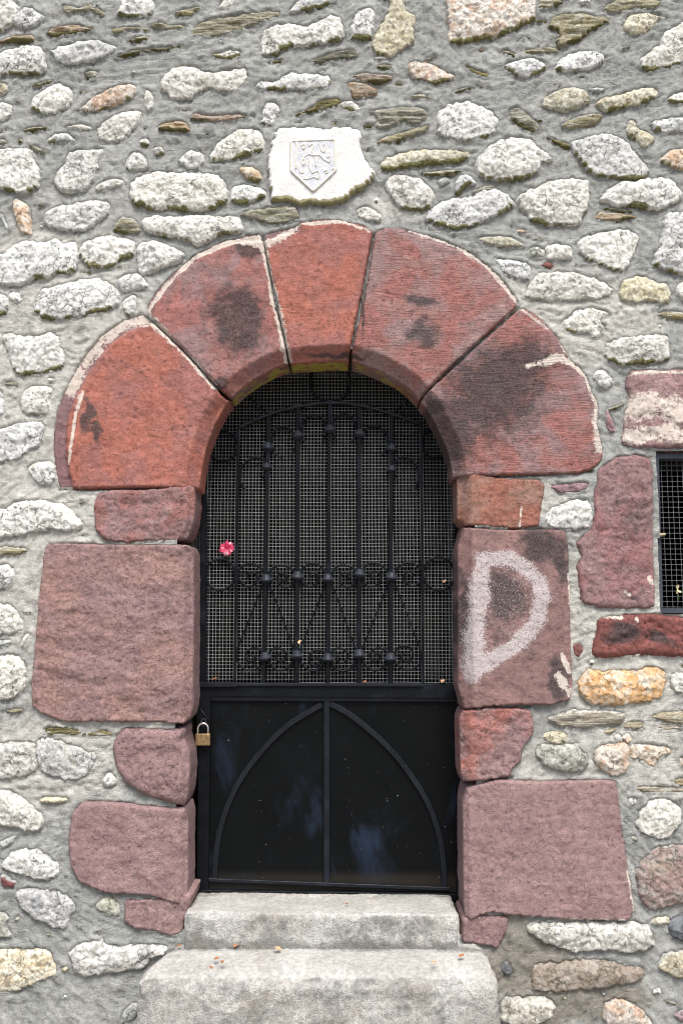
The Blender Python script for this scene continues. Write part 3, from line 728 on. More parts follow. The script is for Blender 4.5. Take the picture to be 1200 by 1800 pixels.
PLAQ = np.array([(460 + a / 5.4545, 210 + b / 5.4545) for a, b in pairs("85,795 75,650 50,430 70,290 100,200 150,85 230,75 350,75 470,70 560,85 620,95 720,70 830,70 885,90 930,112 962,125 965,200 955,300 1000,400 1100,520 1060,590 1000,660 900,720 820,790 680,830 500,830 340,845 310,810 200,800")])

def blob(v2, px, rx, ry, rot=0):
    c = PX([px])[0]; q = v2 - c; a = math.radians(rot); q = q + .028 * np.stack([n2(v2, 9, 9, px[0], 3, .6), n2(v2, 9, 9, px[1] + 40, 3, .6)], 1); x = q[:, 0] * math.cos(a) + q[:, 1] * math.sin(a); y = -q[:, 0] * math.sin(a) + q[:, 1] * math.cos(a)
    return np.clip(1.5 - 1.25 * np.hypot(x / (rx * .002), y / (ry * .002)), 0, 1)
LIME = [((120, 800), 330, 620, 0), ((1090, 1150), 170, 330, 0), ((1000, 560), 220, 150, 0), ((60, 1000), 190, 110, 0), ((90, 1330), 200, 130, 0), ((150, 880), 110, 40, 0), ((40, 760), 100, 120, 0), ((1010, 1080), 30, 150, 0), ((960, 880), 70, 60, 0), ((230, 1270), 120, 30, 0), ((980, 1345), 120, 70, 0), ((60, 480), 160, 140, 0), ((240, 600), 90, 50, 0),
          ((180, 600), 60, 60, 0), ((1130, 560), 90, 50, 0), ((1010, 560), 100, 30, 0), ((1150, 1320), 90, 120, 0), ((1120, 1180), 90, 30, 0), ((690, 360), 100, 40, 0)]
# ------------------------------------------------------------------ the wall
ZT = 4.6; XL, XR = -2.6, 3.0
wall = thing('rubble_wall', 'tall grey mortared rubble wall of pale fieldstones around the red arched doorway', 'wall', (0, .3, 0))
mask_polys = []                                # (outline, sink) for the mortar
inframe, extra = [], []
for i, (k, px) in enumerate(rubble):
    inframe.append((k, PX(px), i, px.mean(0)))
    cx, cy = px.mean(0)
    def refl(q): return PX(q)
    if cx < 420: extra.append((k, PX(np.stack([-26 - px[:, 0], px[:, 1]], 1)), 1000 + i))
    if cx > 800 and (cy < 610 or cy > 1250): extra.append((k, PX(np.stack([2440 - px[:, 0], px[:, 1]], 1)), 2000 + i))
    if cx < 330: extra.append((k, PX(np.stack([1585 + px[:, 0], px[:, 1]], 1)), 3000 + i))
    if cy < 300: extra.append((k, PX(np.stack([1200 - px[:, 0], -16 - px[:, 1]], 1)), 4000 + i))
inframe.sort(key=lambda q: -area(q[1]))
def colours(n, k, seed):
    rnd = random.Random(seed * 13 + 5); f = rnd.uniform(.88, 1.08); wm = rnd.uniform(-.025, .02)
    return tuple(np.clip(np.array(c) * f + np.array((wm, wm * .4, -wm)), .02, .8) for c in KIND[k][2:])
stuff = {'granite': MB(), 'schist': MB()}
def rubble_stone(k, poly, seed, spacing, mb):
    rnd = random.Random(seed * 7 + 1); sz = math.sqrt(area(poly)); m, gk = KIND[k][:2]
    c_ = poly.mean(0); poly = c_ + (poly - c_) * (1 + .0055 / max(sz * .5, .013))
    V, F, A = stone_geo(poly, H=min(.013, .0055 + sz * rnd.uniform(.02, .06)), facet=rnd.uniform(.5, 1.0), spacing=spacing, wd=min(.026, .008 + sz * .12), seed=seed, kind=gk)
    n = len(V); t, t2 = colours(n, k, seed)
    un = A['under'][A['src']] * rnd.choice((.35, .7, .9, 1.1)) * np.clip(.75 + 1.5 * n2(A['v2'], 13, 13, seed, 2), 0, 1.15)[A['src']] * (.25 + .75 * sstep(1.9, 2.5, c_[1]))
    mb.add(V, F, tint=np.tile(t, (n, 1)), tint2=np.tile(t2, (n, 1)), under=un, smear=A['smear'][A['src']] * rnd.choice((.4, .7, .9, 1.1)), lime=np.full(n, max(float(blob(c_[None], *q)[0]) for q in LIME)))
    mask_polys.append((A['poly'], .03)); return m
for j, (k, poly, i, c) in enumerate(inframe):
    if j < 99:
        mb = MB(); m = rubble_stone(k, poly, i + 1, .0058, mb)
        o = mb.build('stone', M[m], wall)
        if k in PLABEL: o['label'] = PLABEL[k]
    else: rubble_stone(k, poly, i + 1, .005, stuff[KIND[k][0]])
for k, poly, sd_ in extra: rubble_stone(k, poly, sd_, .013, stuff[KIND[k][0]])
tag(stuff['granite'].build('small_stone', M['granite'], wall), kind='stuff')
tag(stuff['schist'].build('slate_sliver', M['schist'], wall), kind='stuff')

# ------------------------------------------------------------------ surround stones
def field(v2, lines, r):
    d = np.full(len(v2), 1e9)
    for l in lines: d = np.minimum(d, linedist(v2, l))
    return np.clip(1.25 - d / r, 0, 1)
LICH = [("125,685 140,645 165,610 200,578 255,558", 25), ("270,566 330,628 375,680", 11), ("148,690 135,730 127,790 121,825", 5), ("262,545 290,505 340,455 400,428 455,418", 8),
        ("460,415 468,460 482,525 500,600 507,632", 11), ("430,425 470,430 520,402", 14), ("520,398 600,392 650,410", 5), ("720,406 800,432 860,472 912,536", 7), ("925,645 950,640", 9), ("955,640 980,630 1005,640", 12),
        ("985,600 1008,640 1035,665", 13), ("1032,670 1050,712 1046,745 1052,790", 13), ("980,1190 1000,1215", 14), ("996,1010 999,1060", 5), ("985,1150 998,1180", 7), ("915,890 912,925", 3), ("915,545 960,580", 5),
        ("1100,720 1150,715 1200,720 1300,740", 42), ("1105,770 1160,760 1260,770", 26), ("1098,660 1140,655 1200,656", 6), ("1050,1080 1090,1085", 9), ("1138,1015 1144,1024", 7), ("1095,1040 1103,1047", 6), ("1115,1087 1118,1091", 5),
        ("1100,1530 1113,1600", 6), ("900,1612 1000,1616 1100,1616", 6), ("1060,1345 1062,1300", 2)]
LICH = [(PX(pairs(s)), r * .002) for s, r in LICH]
STAIN = [((410, 560), 72, 92, 25), ((440, 570), 40, 70, 0), ((865, 690), 135, 112, 20), ((800, 760), 60, 90, 0), ((915, 640), 90, 60, 0), ((770, 720), 30, 30, 0), ((560, 392), 40, 14, 0), ((150, 730), 14, 40, 0), ((178, 765), 12, 30, 0),
         ((745, 590), 40, 45, 0), ((735, 530), 45, 12, 0), ((440, 440), 30, 22, 0), ((640, 560), 8, 40, 0), ((893, 1050), 55, 62, 0), ((980, 1190), 28, 55, 0), ((950, 960), 60, 40, 0), ((812, 1080), 18, 120, 0), ((985, 990), 20, 60, 0),
         ((1090, 1110), 42, 26, 0), ((1160, 1125), 40, 18, 0), ((1110, 900), 40, 90, 0, .55), ((1105, 1010), 45, 60, 0, .5), ((900, 1080), 120, 170, 0, .5), ((285, 1100), 30, 110, 0, .38), ((120, 1120), 30, 120, 0, .3), ((190, 1010), 50, 40, 0, .3), ((390, 670), 20, 12, 40), ((600, 625), 90, 8, 0), ((775, 740), 14, 40, 25)]
DL = [PX(pairs("848,985 842,1020 838,1080 832,1140 829,1182")), PX(pairs("850,985 893,982 925,1000 945,1026 951,1053 942,1087 922,1117 893,1140 860,1160 838,1178"))]
SPECK = [((900, 1060), 60, 75, 12)]
def red_stone(R, name, parent, seed, inner=True, H=.012, sk=.172, wd=.012, ej=1.0):
    rim = None
    if R.get('rim'): rim = (PX(pairs(R['rim'][0])), R['rim'][1], R['rim'][2])
    R_FLAKE[0] = R.get('flake', .35); ctr_ = R['poly'].mean(0); pl_ = ctr_ + (R['poly'] - ctr_) * (1 + .0026 / (math.sqrt(area(R['poly'])) * .5))
    V, F, A = stone_geo(pl_, H=H, spacing=.0062, wd=wd, sk=sk, seed=seed, kind='c', hard=True, inner=R['in'] if inner else None,
                        cham=R.get('c', .043), rim=rim, rough=R.get('rough', 1.0), edge_j=ej)
    v2, src = A['v2'], A['src']; n = len(V)
    st = np.zeros(len(v2)); li = np.zeros(len(v2)); pa = np.zeros(len(v2))
    for s in STAIN: st = np.maximum(st, blob(v2, *s[:4]) * (s[4] if len(s) > 4 else 1))
    for l, r in LICH: li = np.maximum(li, field(v2, [l], r))
    if R.get('D'):
        pa = np.clip(1.35 - np.minimum(linedist(v2, DL[0]) * .82, linedist(v2, DL[1])) / (.033 + .010 * n2(v2, 18, 18, 3, 3)), 0, .78)
        for s in SPECK: pa = np.maximum(pa, .30 * np.minimum(blob(v2, *s) * 2, 1))
    tt = np.tile(R['t'], (len(v2), 1)); tt2 = np.tile(R['t2'], (len(v2), 1))
    if rim is not None:
        k_ = sstep(rim[1], rim[1] * .7, linedist(v2, rim[0]) + n2(v2, 22, 22, 3, 3) * .006)[:, None]; tt = tt * (1 - k_) + np.array((.20, .115, .12)) * k_; tt2 = tt2 * (1 - k_) + np.array((.19, .12, .125)) * k_
    back = A['back']; z = V[:, 2]
    un = np.zeros(n)
    if inner and R.get('moss'):
        un = R['moss'] * sstep(.0, .25, back) * sstep(2.02, 2.12, z) * (linedist(V[:, [0, 2]], R['in']) < .03)
    mb = MB().add(V, F, tint=tt[src], tint2=tt2[src], stain=st[src], lichen=li[src] * (back == 0), paint=pa[src], under=un, tool=np.full(n, R.get('tool', .1)), flake=np.full(n, R.get('flake', .35)))
    mask_polys.append((A['poly'], .03 if not R.get('fill') else .012))
    return mb.build(name, M['sand'], parent)
door = thing('door_surround', 'round arched doorway surround of large red sandstone blocks set in the rubble wall', 'doorway', tuple(P(575, 1600)))
for i, R in enumerate(VOUS):
    R['moss'] = (.25, .5, .62, .45, .3)[i]; R['rough'] = (1.0, .9, .7, .7, .8)[i]
    o = red_stone(R, 'voussoir', door, 500 + i, H=(.013, .012, .017, .015, .014)[i], wd=.007)
    o['label'] = ('orange red lowest arch block with white crusted rim', 'red arch block with a black soot patch', 'narrow orange red keystone', 'pinkish red arch block with chisel lines', 'arch block largely stained black')[i]
for i, R in enumerate(JAMB):
    if i == 6: R['D'] = 1
    R['rough'] = (1.3, 1.2, 1.5, 1.0, 1.3, 1.0, .9, 1.6, 1.0, 1.0)[i]; R['tool'] = .12; R['flake'] = (1, 1, 1, .6, .8, .5, .25, 1, .35, .4)[i]
    o = red_stone(R, 'jamb_stone', door, 520 + i, inner=i not in (4, 9), H=(.012, .02, .024, .018, .012, .010, .018, .014, .016, .008)[i], wd=(.007, .0055, .028, .011, .011, .004, .004, .006, .005, .007)[i], ej=(2.2, 1.4, 1.2, 1.2, 2, 1, 1, 2.2, 1.2, 1.5)[i])
    if i == 6: o['label'] = 'jamb block with a large pale sprayed letter D'
    if i == 2: o['label'] = 'rounded half moon jamb block'
wins = thing('window_surround', 'red sandstone frame of the small window right of the doorway', 'window frame', tuple(P(1285, 1158)))
for i, R in enumerate(WINS):
    R['rough'] = (1.8, 1.3, 2.2, 1.3)[i]; R['flake'] = 1
    o = red_stone(R, R['n'], wins, 560 + i, inner=False, H=.014, sk=.17, wd=(.02, .018, .026, .018)[i], ej=2.6)
    if i == 0: o['label'] = 'purple lintel block covered in white crust'
    if i == 2: o['label'] = 'dark red sill block'

# ------------------------------------------------------------------ white plaque with a carved shield
plq = thing('carved_plaque', 'bright white stone block with a small carved heraldic shield above the arch', 'plaque', tuple(P(565, 358)))
V, F, A = stone_geo(PX(PLAQ), H=.02, spacing=.0058, wd=.012, seed=77, kind='w', rough=.12, facet=.12)
v2 = A['v2']; n = len(V)
SH = PX([(460 + a / 5.4545, 210 + b / 5.4545) for a, b in pairs("285,240 700,225 710,515 495,715 285,520")])
ctr = SH.mean(0)
un = A['under'][A['src']] * 1.4
mb = MB().add(V, F, tint=np.tile((.66, .665, .65), (n, 1)), tint2=np.tile((.56, .57, .56), (n, 1)), under=un); mask_polys.append((A['poly'], .03))
mb.build('block', M['marble'], plq)
def pq(s): return PX([(460 + a / 5.4545, 210 + b / 5.4545) for a, b in pairs(s)])
face = float(np.median(V[:len(v2), 1][inside(v2, SH)]))
m_ = NM('carved_field'); mp_ = m_.done(m_.mix(m_.ramp(m_.noise(40, 5, .6), .35, .65, 0, 1), (.47, .50, .56), (.60, .61, .61)), .9, m_.bump(m_.noise(90, 5, .6), .004, .9), spec=.2)
m_ = NM('carved_ridge'); mr_ = m_.done(m_.mix(m_.noise(60, 4), (.60, .57, .50), (.72, .70, .65)), .9, m_.bump(m_.noise(140, 4), .003, .8), spec=.2)
mb = MB(); nS = len(SH)
mb.add([(a, face - .0045, b) for a, b in SH] + [(a, face + .02, b) for a, b in SH], [tuple(range(nS))] + [(i, nS + i, nS + (i + 1) % nS, (i + 1) % nS) for i in range(nS)])
shield = mb.build('shield', mp_, plq, smooth=False)
mb = MB(); R_ = resample(SH, .006); mb.tube([(a, face - .0030, b) for a, b in R_], .0046 + .0010 * n2(R_, 60, 60, 3, 2), 8, closed=True)
mb.tube([(a, face - .004, b) for a, b in resample(pq("338,250 332,380 330,505"), .006, False)], .0035, 6)
mb.build('shield_border', mr_, shield)
mb = MB()
for sq in ("380,290 400,265 425,285 405,320 385,305", "450,290 490,260 500,290 480,330 500,380", "500,380 450,360 400,400 380,440 400,475 420,440 410,405", "560,270 570,330 600,350 615,290 600,265",
           "500,375 560,375 600,420 650,445 665,400 650,375 630,400", "465,400 462,500 490,550", "520,390 520,480", "360,470 370,540 400,550 405,520", "490,545 540,520 560,560 540,600", "600,530 630,510 640,540 610,545",
           "680,510 700,490 702,512 685,520", "400,600 450,600 500,580 540,600"):
    q = pq(sq); q = resample(q, .004, False)
    if len(q) > 4: q[1:-1] = (q[:-2] + 2 * q[1:-1] + q[2:]) / 4
    mb.tube([(a, face - .0042, b) for a, b in q], .0032, 7)
mb.build('relief', mr_, shield)

# ------------------------------------------------------------------ mortar sheet
def axis(lo, hi, f0, f1, fine, coarse):
    return np.concatenate([np.arange(lo, f0, coarse), np.arange(f0, f1, fine), np.arange(f1, hi + coarse, coarse)])
ax = axis(XL, XR, -1.28, 1.28, .0065, .02); az = axis(-.02, ZT, .1, 3.75, .0065, .02)
GX, GZ = np.meshgrid(ax, az); g = np.stack([GX.ravel(), GZ.ravel()], 1); nx, nz = len(ax), len(az)
dist = np.full(len(g), .05); ins = np.full(len(g), 0.0); dirz = np.zeros(len(g))
def soak(polys):
    for poly, sink in polys:
        lo, hi = poly.min(0) - .05, poly.max(0) + .05
        i0, i1 = np.searchsorted(ax, (lo[0], hi[0])); j0, j1 = np.searchsorted(az, (lo[1], hi[1]))
        if i1 <= i0 or j1 <= j0: continue
        idx = (np.arange(j0, j1)[:, None] * nx + np.arange(i0, i1)[None]).ravel(); q = g[idx]
        p_ = poly if len(poly) < 160 else poly[::2]
        d, nb_ = polydist(q, p_); isin = inside(q, p_)
        dd = np.where(isin, -d, d); m = dd < dist[idx]; dist[idx] = np.where(m, dd, dist[idx])
        dirz[idx] = np.where(m, (nb_[:, 1] - q[:, 1]) / (d + 1e-5), dirz[idx])
        ins[idx] = np.where(isin, sink, ins[idx])
soak(mask_polys)
hole = PX(pairs("822,1640 328,1640 314,1572 312,1405 312,1280 312,960 316,866 322,822 336,772 354,728 384,688 432,648 498,615 560,610 618,612 688,634 758,684 802,744 826,806 832,930 836,1240 838,1590"))
whole = PX(pairs("1155,795 1415,795 1415,1078 1160,1078"))
# little chips pressed into the wide joints
rr = random.Random(21); done_ = []; fill = {'granite': MB(), 'schist': MB()}
for _ in range(6000):
    c = np.array((rr.uniform(-1.3, 1.3), rr.uniform(.15, 3.75))); sz = rr.choice((.005, .006, .008, .010, .014))
    k_ = np.searchsorted(az, c[1]) * nx + np.searchsorted(ax, c[0])
    if dist[k_] < sz * 1.05 + .004 or inside(c[None], hole)[0] or inside(c[None], whole)[0]: continue
    if any((c[0] - q[0]) ** 2 + (c[1] - q[1]) ** 2 < (sz + q[2] + .03) ** 2 for q in done_): continue
    done_.append((c[0], c[1], sz)); k = rr.choice('wwwyyggssttsss' if c[1] < 2.2 else 'wwygssssssddbt'); el = rr.uniform(1.0, 1.5) if KIND[k][0] == 'granite' else rr.uniform(1.8, 3.4); rot = rr.uniform(-.35, .35); nn_ = rr.randint(5, 8)
    a = [(2 * math.pi * (j + rr.uniform(-.3, .3)) / nn_, rr.uniform(.75, 1.2)) for j in range(nn_)]
    p = np.array([(math.cos(t) * q * sz * el, math.sin(t) * q * sz * (1 if el < 1.55 else .5)) for t, q in a]); p = np.stack([p[:, 0] * math.cos(rot) - p[:, 1] * math.sin(rot), p[:, 0] * math.sin(rot) + p[:, 1] * math.cos(rot)], 1) + c
    V, F, A = stone_geo(p, H=rr.uniform(.004, .008), spacing=.0045, wd=.006, seed=7000 + len(done_), kind=KIND[k][1], facet=.4)
    n = len(V); t, t2 = colours(n, k, 900 + len(done_)); fill[KIND[k][0]].add(V, F, tint=np.tile(t, (n, 1)), tint2=np.tile(t2, (n, 1)), under=A['under'][A['src']] * rr.choice((0, .5, .8)))
    soak([(A['poly'], .03)])
    if len(done_) > 210: break
tag(fill['granite'].build('stone_chip', M['granite'], wall), kind='stuff'); tag(fill['schist'].build('slate_chip', M['schist'], wall), kind='stuff')
y = n2(g, 2.3, 2.3, 1, 2) * .007 + n2(g, 11, 13, 5, 3) * .0055
ang = n2(g, 1.3, 1.3, 60, 1) * 1.2
u = g[:, 0] * np.cos(ang) + g[:, 1] * np.sin(ang); vv = -g[:, 0] * np.sin(ang) + g[:, 1] * np.cos(ang)
y += n2(np.stack([u, vv], 1), 13, 75, 20, 3, .6) * .0048 + n2(g, 60, 75, 33, 3, .65) * .0024
lipn = n2(g, 14, 14, 90, 2)
y -= sstep(.03, .0, dist) * (.0008 + lipn * .0035 - .0022 * dirz)
y += sstep(.008, .0, np.abs(dist)) * np.clip(dirz, 0, 1) * (.0015 + np.clip(-lipn, 0, 1) * .006)
for jl in ("258,555 330,624 404,703", "461,413 468,450 481,520 500,600 508,638", "656,411 651,440 641,500 626,570 613,634", "914,539 860,585 737,701", "104,860 260,859 350,861", "797,839 900,837 1040,828", "797,931 950,929", "798,1241 930,1243", "800,1369 900,1367"):
    y += .020 * sstep(.005, .002, linedist(g, PX(pairs(jl))))
y = y + .034 * sstep(-.004, -.0125, dist)
keepv = ~(inside(g, hole) | inside(g, whole))
idx = np.arange(nx * nz).reshape(nz, nx)
q = np.stack([idx[:-1, :-1], idx[:-1, 1:], idx[1:, 1:], idx[1:, :-1]], -1).reshape(-1, 4)
q = q[keepv[q].all(1)]
lime = np.zeros(len(g)); brn = np.zeros(len(g))
for s in LIME: lime = np.maximum(lime, blob(g, *s) * .8)
for s in [((920, 1700), 120, 90, 0), ((1000, 1760), 200, 60, 0), ((900, 1640), 40, 60, 0)]: brn = np.maximum(brn, blob(g, *s) * .9)
used = np.unique(q); rem = np.full(len(g), -1); rem[used] = np.arange(len(used))
V = np.stack([g[:, 0], y, g[:, 1]], 1)[used]
MB().add(V, [tuple(r) for r in rem[q].tolist()], lime=lime[used], brown=brn[used]).build('mortar', M['mortar'], wall)
# the thickness of the wall behind its face, and the dark room
def xz(x, y_, Y): q_ = P(x, y_, Y); return q_[0], q_[2]
gl, gt = xz(349, 615, .2); gr, gb = xz(817, 1583, .2); wl, wt = xz(1150, 790, .1); wr, wb = xz(1420, 1082, .1)
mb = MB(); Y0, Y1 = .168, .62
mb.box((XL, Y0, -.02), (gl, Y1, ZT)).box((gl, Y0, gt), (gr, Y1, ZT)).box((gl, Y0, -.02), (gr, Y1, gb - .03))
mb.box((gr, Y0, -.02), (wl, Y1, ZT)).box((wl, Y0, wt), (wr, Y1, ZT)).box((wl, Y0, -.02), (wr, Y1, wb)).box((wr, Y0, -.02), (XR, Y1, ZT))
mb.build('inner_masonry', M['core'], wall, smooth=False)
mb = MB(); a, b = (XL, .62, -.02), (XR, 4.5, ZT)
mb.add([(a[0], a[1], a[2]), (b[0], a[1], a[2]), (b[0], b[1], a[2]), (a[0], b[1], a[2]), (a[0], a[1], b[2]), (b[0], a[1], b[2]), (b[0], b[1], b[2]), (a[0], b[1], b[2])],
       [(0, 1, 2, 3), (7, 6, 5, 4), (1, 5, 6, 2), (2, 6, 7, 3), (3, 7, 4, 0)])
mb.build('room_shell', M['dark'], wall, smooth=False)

# ------------------------------------------------------------------ stone steps
def rounded(lo, hi, r, sp, seed, amp=1.0, shape=None, fine=True):
    lo, hi = np.array(lo), np.array(hi); V = []; F = []; n = 0; out = MB()
    for ax_ in range(3):
        for side in (0, 1):
            o1, o2 = [q for q in range(3) if q != ax_]
            s_ = sp if (ax_ == 1 and side == 0) or (ax_ == 2 and side == 1) or ax_ == 0 else sp * 6
            s1 = sp; k1 = max(2, int((hi[o1] - lo[o1]) / sp)); k2 = max(2, int((hi[o2] - lo[o2]) / sp))
            A_, B_ = np.meshgrid(np.linspace(lo[o1], hi[o1], k1), np.linspace(lo[o2], hi[o2], k2))
            p = np.zeros((A_.size, 3)); p[:, o1] = A_.ravel(); p[:, o2] = B_.ravel(); p[:, ax_] = hi[ax_] if side else lo[ax_]
            id_ = np.arange(A_.size).reshape(k2, k1); qd = np.stack([id_[:-1, :-1], id_[:-1, 1:], id_[1:, 1:], id_[1:, :-1]], -1).reshape(-1, 4)
            flip = (side == 0) != (ax_ == 1)
            if flip: qd = qd[:, ::-1]
            out.add(p, qd.tolist())
    p = np.vstack(out.v); inn = np.clip(p, lo + r, hi - r); dv = p - inn; L = np.linalg.norm(dv, axis=1)[:, None] + 1e-9
    nn = dv / L; p = inn + nn * r
    if shape: p = shape(p)
    h = fbm(p * 4 + seed, 2) * .004 + fbm(p * 15 + seed, 4, .6) * .0045 * np.clip(1.2 - nn[:, 2], .35, 1.3) + fbm(p * 60 + seed, 3, .6) * .0024
    er = np.clip(np.sort(np.abs(nn), 1)[:, 1] * 1.4, 0, 1) * np.clip(fbm(p * 11 + seed * 2, 4, .6) + .05, 0, 1) * .016
    p = p + nn * (h * amp - er * amp * 1.5)[:, None]; out.v = [p]
    return out, p, nn
def finish_step(out, p, nn, name, label):
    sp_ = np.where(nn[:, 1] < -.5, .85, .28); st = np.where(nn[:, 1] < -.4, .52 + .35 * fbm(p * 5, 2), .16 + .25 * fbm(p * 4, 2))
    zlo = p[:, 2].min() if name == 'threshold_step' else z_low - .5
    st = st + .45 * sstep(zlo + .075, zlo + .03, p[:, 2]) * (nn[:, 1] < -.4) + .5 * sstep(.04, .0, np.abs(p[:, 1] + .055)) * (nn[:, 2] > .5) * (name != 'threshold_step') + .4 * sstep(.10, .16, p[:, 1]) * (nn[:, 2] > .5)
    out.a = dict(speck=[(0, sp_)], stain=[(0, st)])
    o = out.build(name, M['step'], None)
    bm = bmesh.new(); bm.from_mesh(o.data); bmesh.ops.remove_doubles(bm, verts=bm.verts, dist=.0004); bm.to_mesh(o.data); bm.free()
    return tag(o, label, 'step', kind='thing')
z_thr = P(570, 1607, -.05)[2]; z_low = P(560, 1668, -.05)[2]
xa, xb = P(323, 1630, -.05)[0], P(808, 1630, -.05)[0]
def sh1(p):
    p = p.copy(); t = sstep(-.06, .0, p[:, 1]); p[:, 2] += (p[:, 0] * -.010) * sstep(z_thr - .12, z_thr, p[:, 2]); return p
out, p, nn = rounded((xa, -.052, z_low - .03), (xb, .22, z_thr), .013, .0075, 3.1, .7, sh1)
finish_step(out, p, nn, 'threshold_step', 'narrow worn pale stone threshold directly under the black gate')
xa, xb = P(236, 1720, -.235)[0], P(880, 1720, -.235)[0]
def sh2(p):
    p = p.copy(); t = np.clip((p[:, 1] + .235) / .2, 0, 1); top = sstep(z_low - .16, z_low, p[:, 2])
    p[:, 0] += np.where(p[:, 0] < 0, 1, -.25) * t * .075 * np.clip(np.abs(p[:, 0]) / .5, 0, 1)
    p[:, 2] -= top * .03 * np.clip(1 - t * 1.4, 0, 1) ** 2; return p
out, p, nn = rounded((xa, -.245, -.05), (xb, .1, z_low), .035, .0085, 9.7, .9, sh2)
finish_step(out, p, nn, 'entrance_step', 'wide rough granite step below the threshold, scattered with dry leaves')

# ------------------------------------------------------------------ iron gate
M['scroll'] = mat_iron('scroll_iron', .6, (.0055, .0075, .0115), .24)
GY = .195
gate = thing('iron_gate', 'black wrought iron gate with scrollwork, wire mesh and solid lower panel', 'gate', tuple(P(575, 1575, GY)))
def GP(pts, Y=GY): return [tuple(P(a, b, Y)) for a, b in pts]
c1 = lambda s: [(340 + a / 2.553, 590 + b / 2.553) for a, b in pairs(s)]
c2 = lambda s: [(340 + a / 4.615, 900 + b / 4.615) for a, b in pairs(s)]
c3 = lambda s: [(570 + a / 4.615, 900 + b / 4.615) for a, b in pairs(s)]
c4 = lambda s: [(320 + a / 2.4, 1180 + b / 2.4) for a, b in pairs(s)]
def smooth(pts, s=.004, it=2):
    p = np.asarray(pts, float)
    for _ in range(it):
        q = np.empty((2 * len(p), p.shape[1])); q[0::2] = np.vstack([p[:1], p[1:] * .25 + p[:-1] * .75])[:len(p)]; 
        a, b = p[:-1], p[1:]; r = [p[0]]
        for i in range(len(a)): r += [a[i] * .75 + b[i] * .25, a[i] * .25 + b[i] * .75]
        p = np.array(r + [p[-1]])
    return p
def wire(name, pts, r, Y=GY, parent=gate, it=2):
    return MB().tube(smooth(GP(pts, Y), it=it), r, 8).build(name, M['iron'], parent)
def flat(name, pts, wd, y0, y1, parent=gate, it=0):
    p = np.array(GP(pts, (y0 + y1) / 2))[:, [0, 2]]
    if it: p = smooth(p, it=it)
    return MB().strap(p, wd, y0, y1).build(name, M['scroll' if name in ('pointed_arch', 'panel_post', 'panel_rail', 'rail_cap', 'top_rail') else 'iron'], parent, smooth=False)
# outer frame, hidden in part behind the stones
fr = MB()
for a, b, wd in (("360,600", "357,1200", .021), ("805,600", "809,1580", .03)):
    p = np.array(GP([pairs(a)[0], pairs(b)[0]]))[:, [0, 2]]; fr.strap(p, wd, .178, .215)
p = np.array(GP([(361, 1200), (357, 1574)]))[:, [0, 2]]; fr.strap(p, .042, .178, .215)
p = np.array(GP([(345, 1569), (815, 1576)]))[:, [0, 2]]; fr.strap(p, .026, .177, .216)
fr.build('frame', M['iron'], gate, smooth=False)
flat('lock_rail', [(352, 1211), (815, 1215)], .05, .180, .214)
flat('rail_cap', [(350, 1203), (417, 1203)], .016, .168, .212)
flat('rail_cap', [(414, 1203), (744, 1204)], .010, .172, .210)
pn = MB()
A0, A1, A2, A3 = GP([(368, 1222), (812, 1224), (815, 1568), (366, 1562)], .200)
nxp, nzp = 60, 48; pv = []
for j in range(nzp):
    for i in range(nxp):
        s_, t_ = i / (nxp - 1), j / (nzp - 1); q_ = (np.array(A0) * (1 - s_) + np.array(A1) * s_) * (1 - t_) + (np.array(A3) * (1 - s_) + np.array(A2) * s_) * t_; pv.append(q_)
pv = np.array(pv); pv[:, 1] += n2(pv[:, [0, 2]], 5, 5, 4, 2) * .0022
pid = np.arange(nxp * nzp).reshape(nzp, nxp); pf = np.stack([pid[:-1, :-1], pid[1:, :-1], pid[1:, 1:], pid[:-1, 1:]], -1).reshape(-1, 4).tolist()
rust = np.clip((pv[:, 2] * -1 + P(575, 1545, .2)[2] + .06) / .08, 0, 1)
pb = pv.copy(); pb[:, 1] = .206; 
pn.add(np.vstack([pv, pb]), pf + [[i + len(pv) for i in f[::-1]] for f in pf], rust=np.concatenate([rust, rust]))
pn.build('panel', M['panel'], gate)
flat('panel_rail', [(368, 1226), (812, 1228)], .022, .188, .203)
flat('panel_rail', [(366, 1546), (790, 1562)], .012, .186, .203)['label'] = 'bottom strip with rusty edge'
flat('panel_post', [(574, 1232), (574, 1552)], .021, .187, .203)
flat('pointed_arch', c4("590,140 510,184 440,230 370,295 310,366 257,436 215,512 182,592 156,682 142,780 137,880"), .020, .189, .203, it=2)
flat('pointed_arch', c4("622,136 690,169 758,220 836,286 904,356 963,435 1022,525 1062,614 1092,722 1102,820 1106,910"), .020, .189, .203, it=2)
# mesh
def mesh_wires(xr, yr, pitch, Y, rad, jit, name, parent, tilt=0.0, wm='wire'):
    mb = MB(); (x0, z1), (x1, z0) = xz(xr[0], yr[0], Y), xz(xr[1], yr[1], Y); rs = np.random.RandomState(5)
    zz = np.linspace(z0, z1, 42); xx = np.linspace(x0, x1, 34)
    for k, x in enumerate(np.arange(x0, x1, pitch)):
        p = np.stack([x + pnoise(np.stack([zz * 2.2, np.full(42, x * 1.2), np.full(42, .5)], 1)) * jit + rs.normal() * .0004, Y + pnoise(np.stack([zz * 3, np.full(42, x * 3), np.full(42, 9.5)], 1)) * .004 + (.0006 if k % 2 else -.0006), zz], 1)
        mb.tube(p, rad, 4, rot=.78)
    for k, z in enumerate(np.arange(z0, z1, pitch)):
        p = np.stack([xx, Y + pnoise(np.stack([np.full(34, z * 3), xx * 3, np.full(34, 9.5)], 1)) * .004, z + tilt * xx + pnoise(np.stack([xx * 2.2, np.full(34, z * 1.2), np.full(34, 3.5)], 1)) * jit + rs.normal() * .0004], 1)
        mb.tube(p, rad, 4, rot=.78)
    return mb.build(name, M[wm], parent)
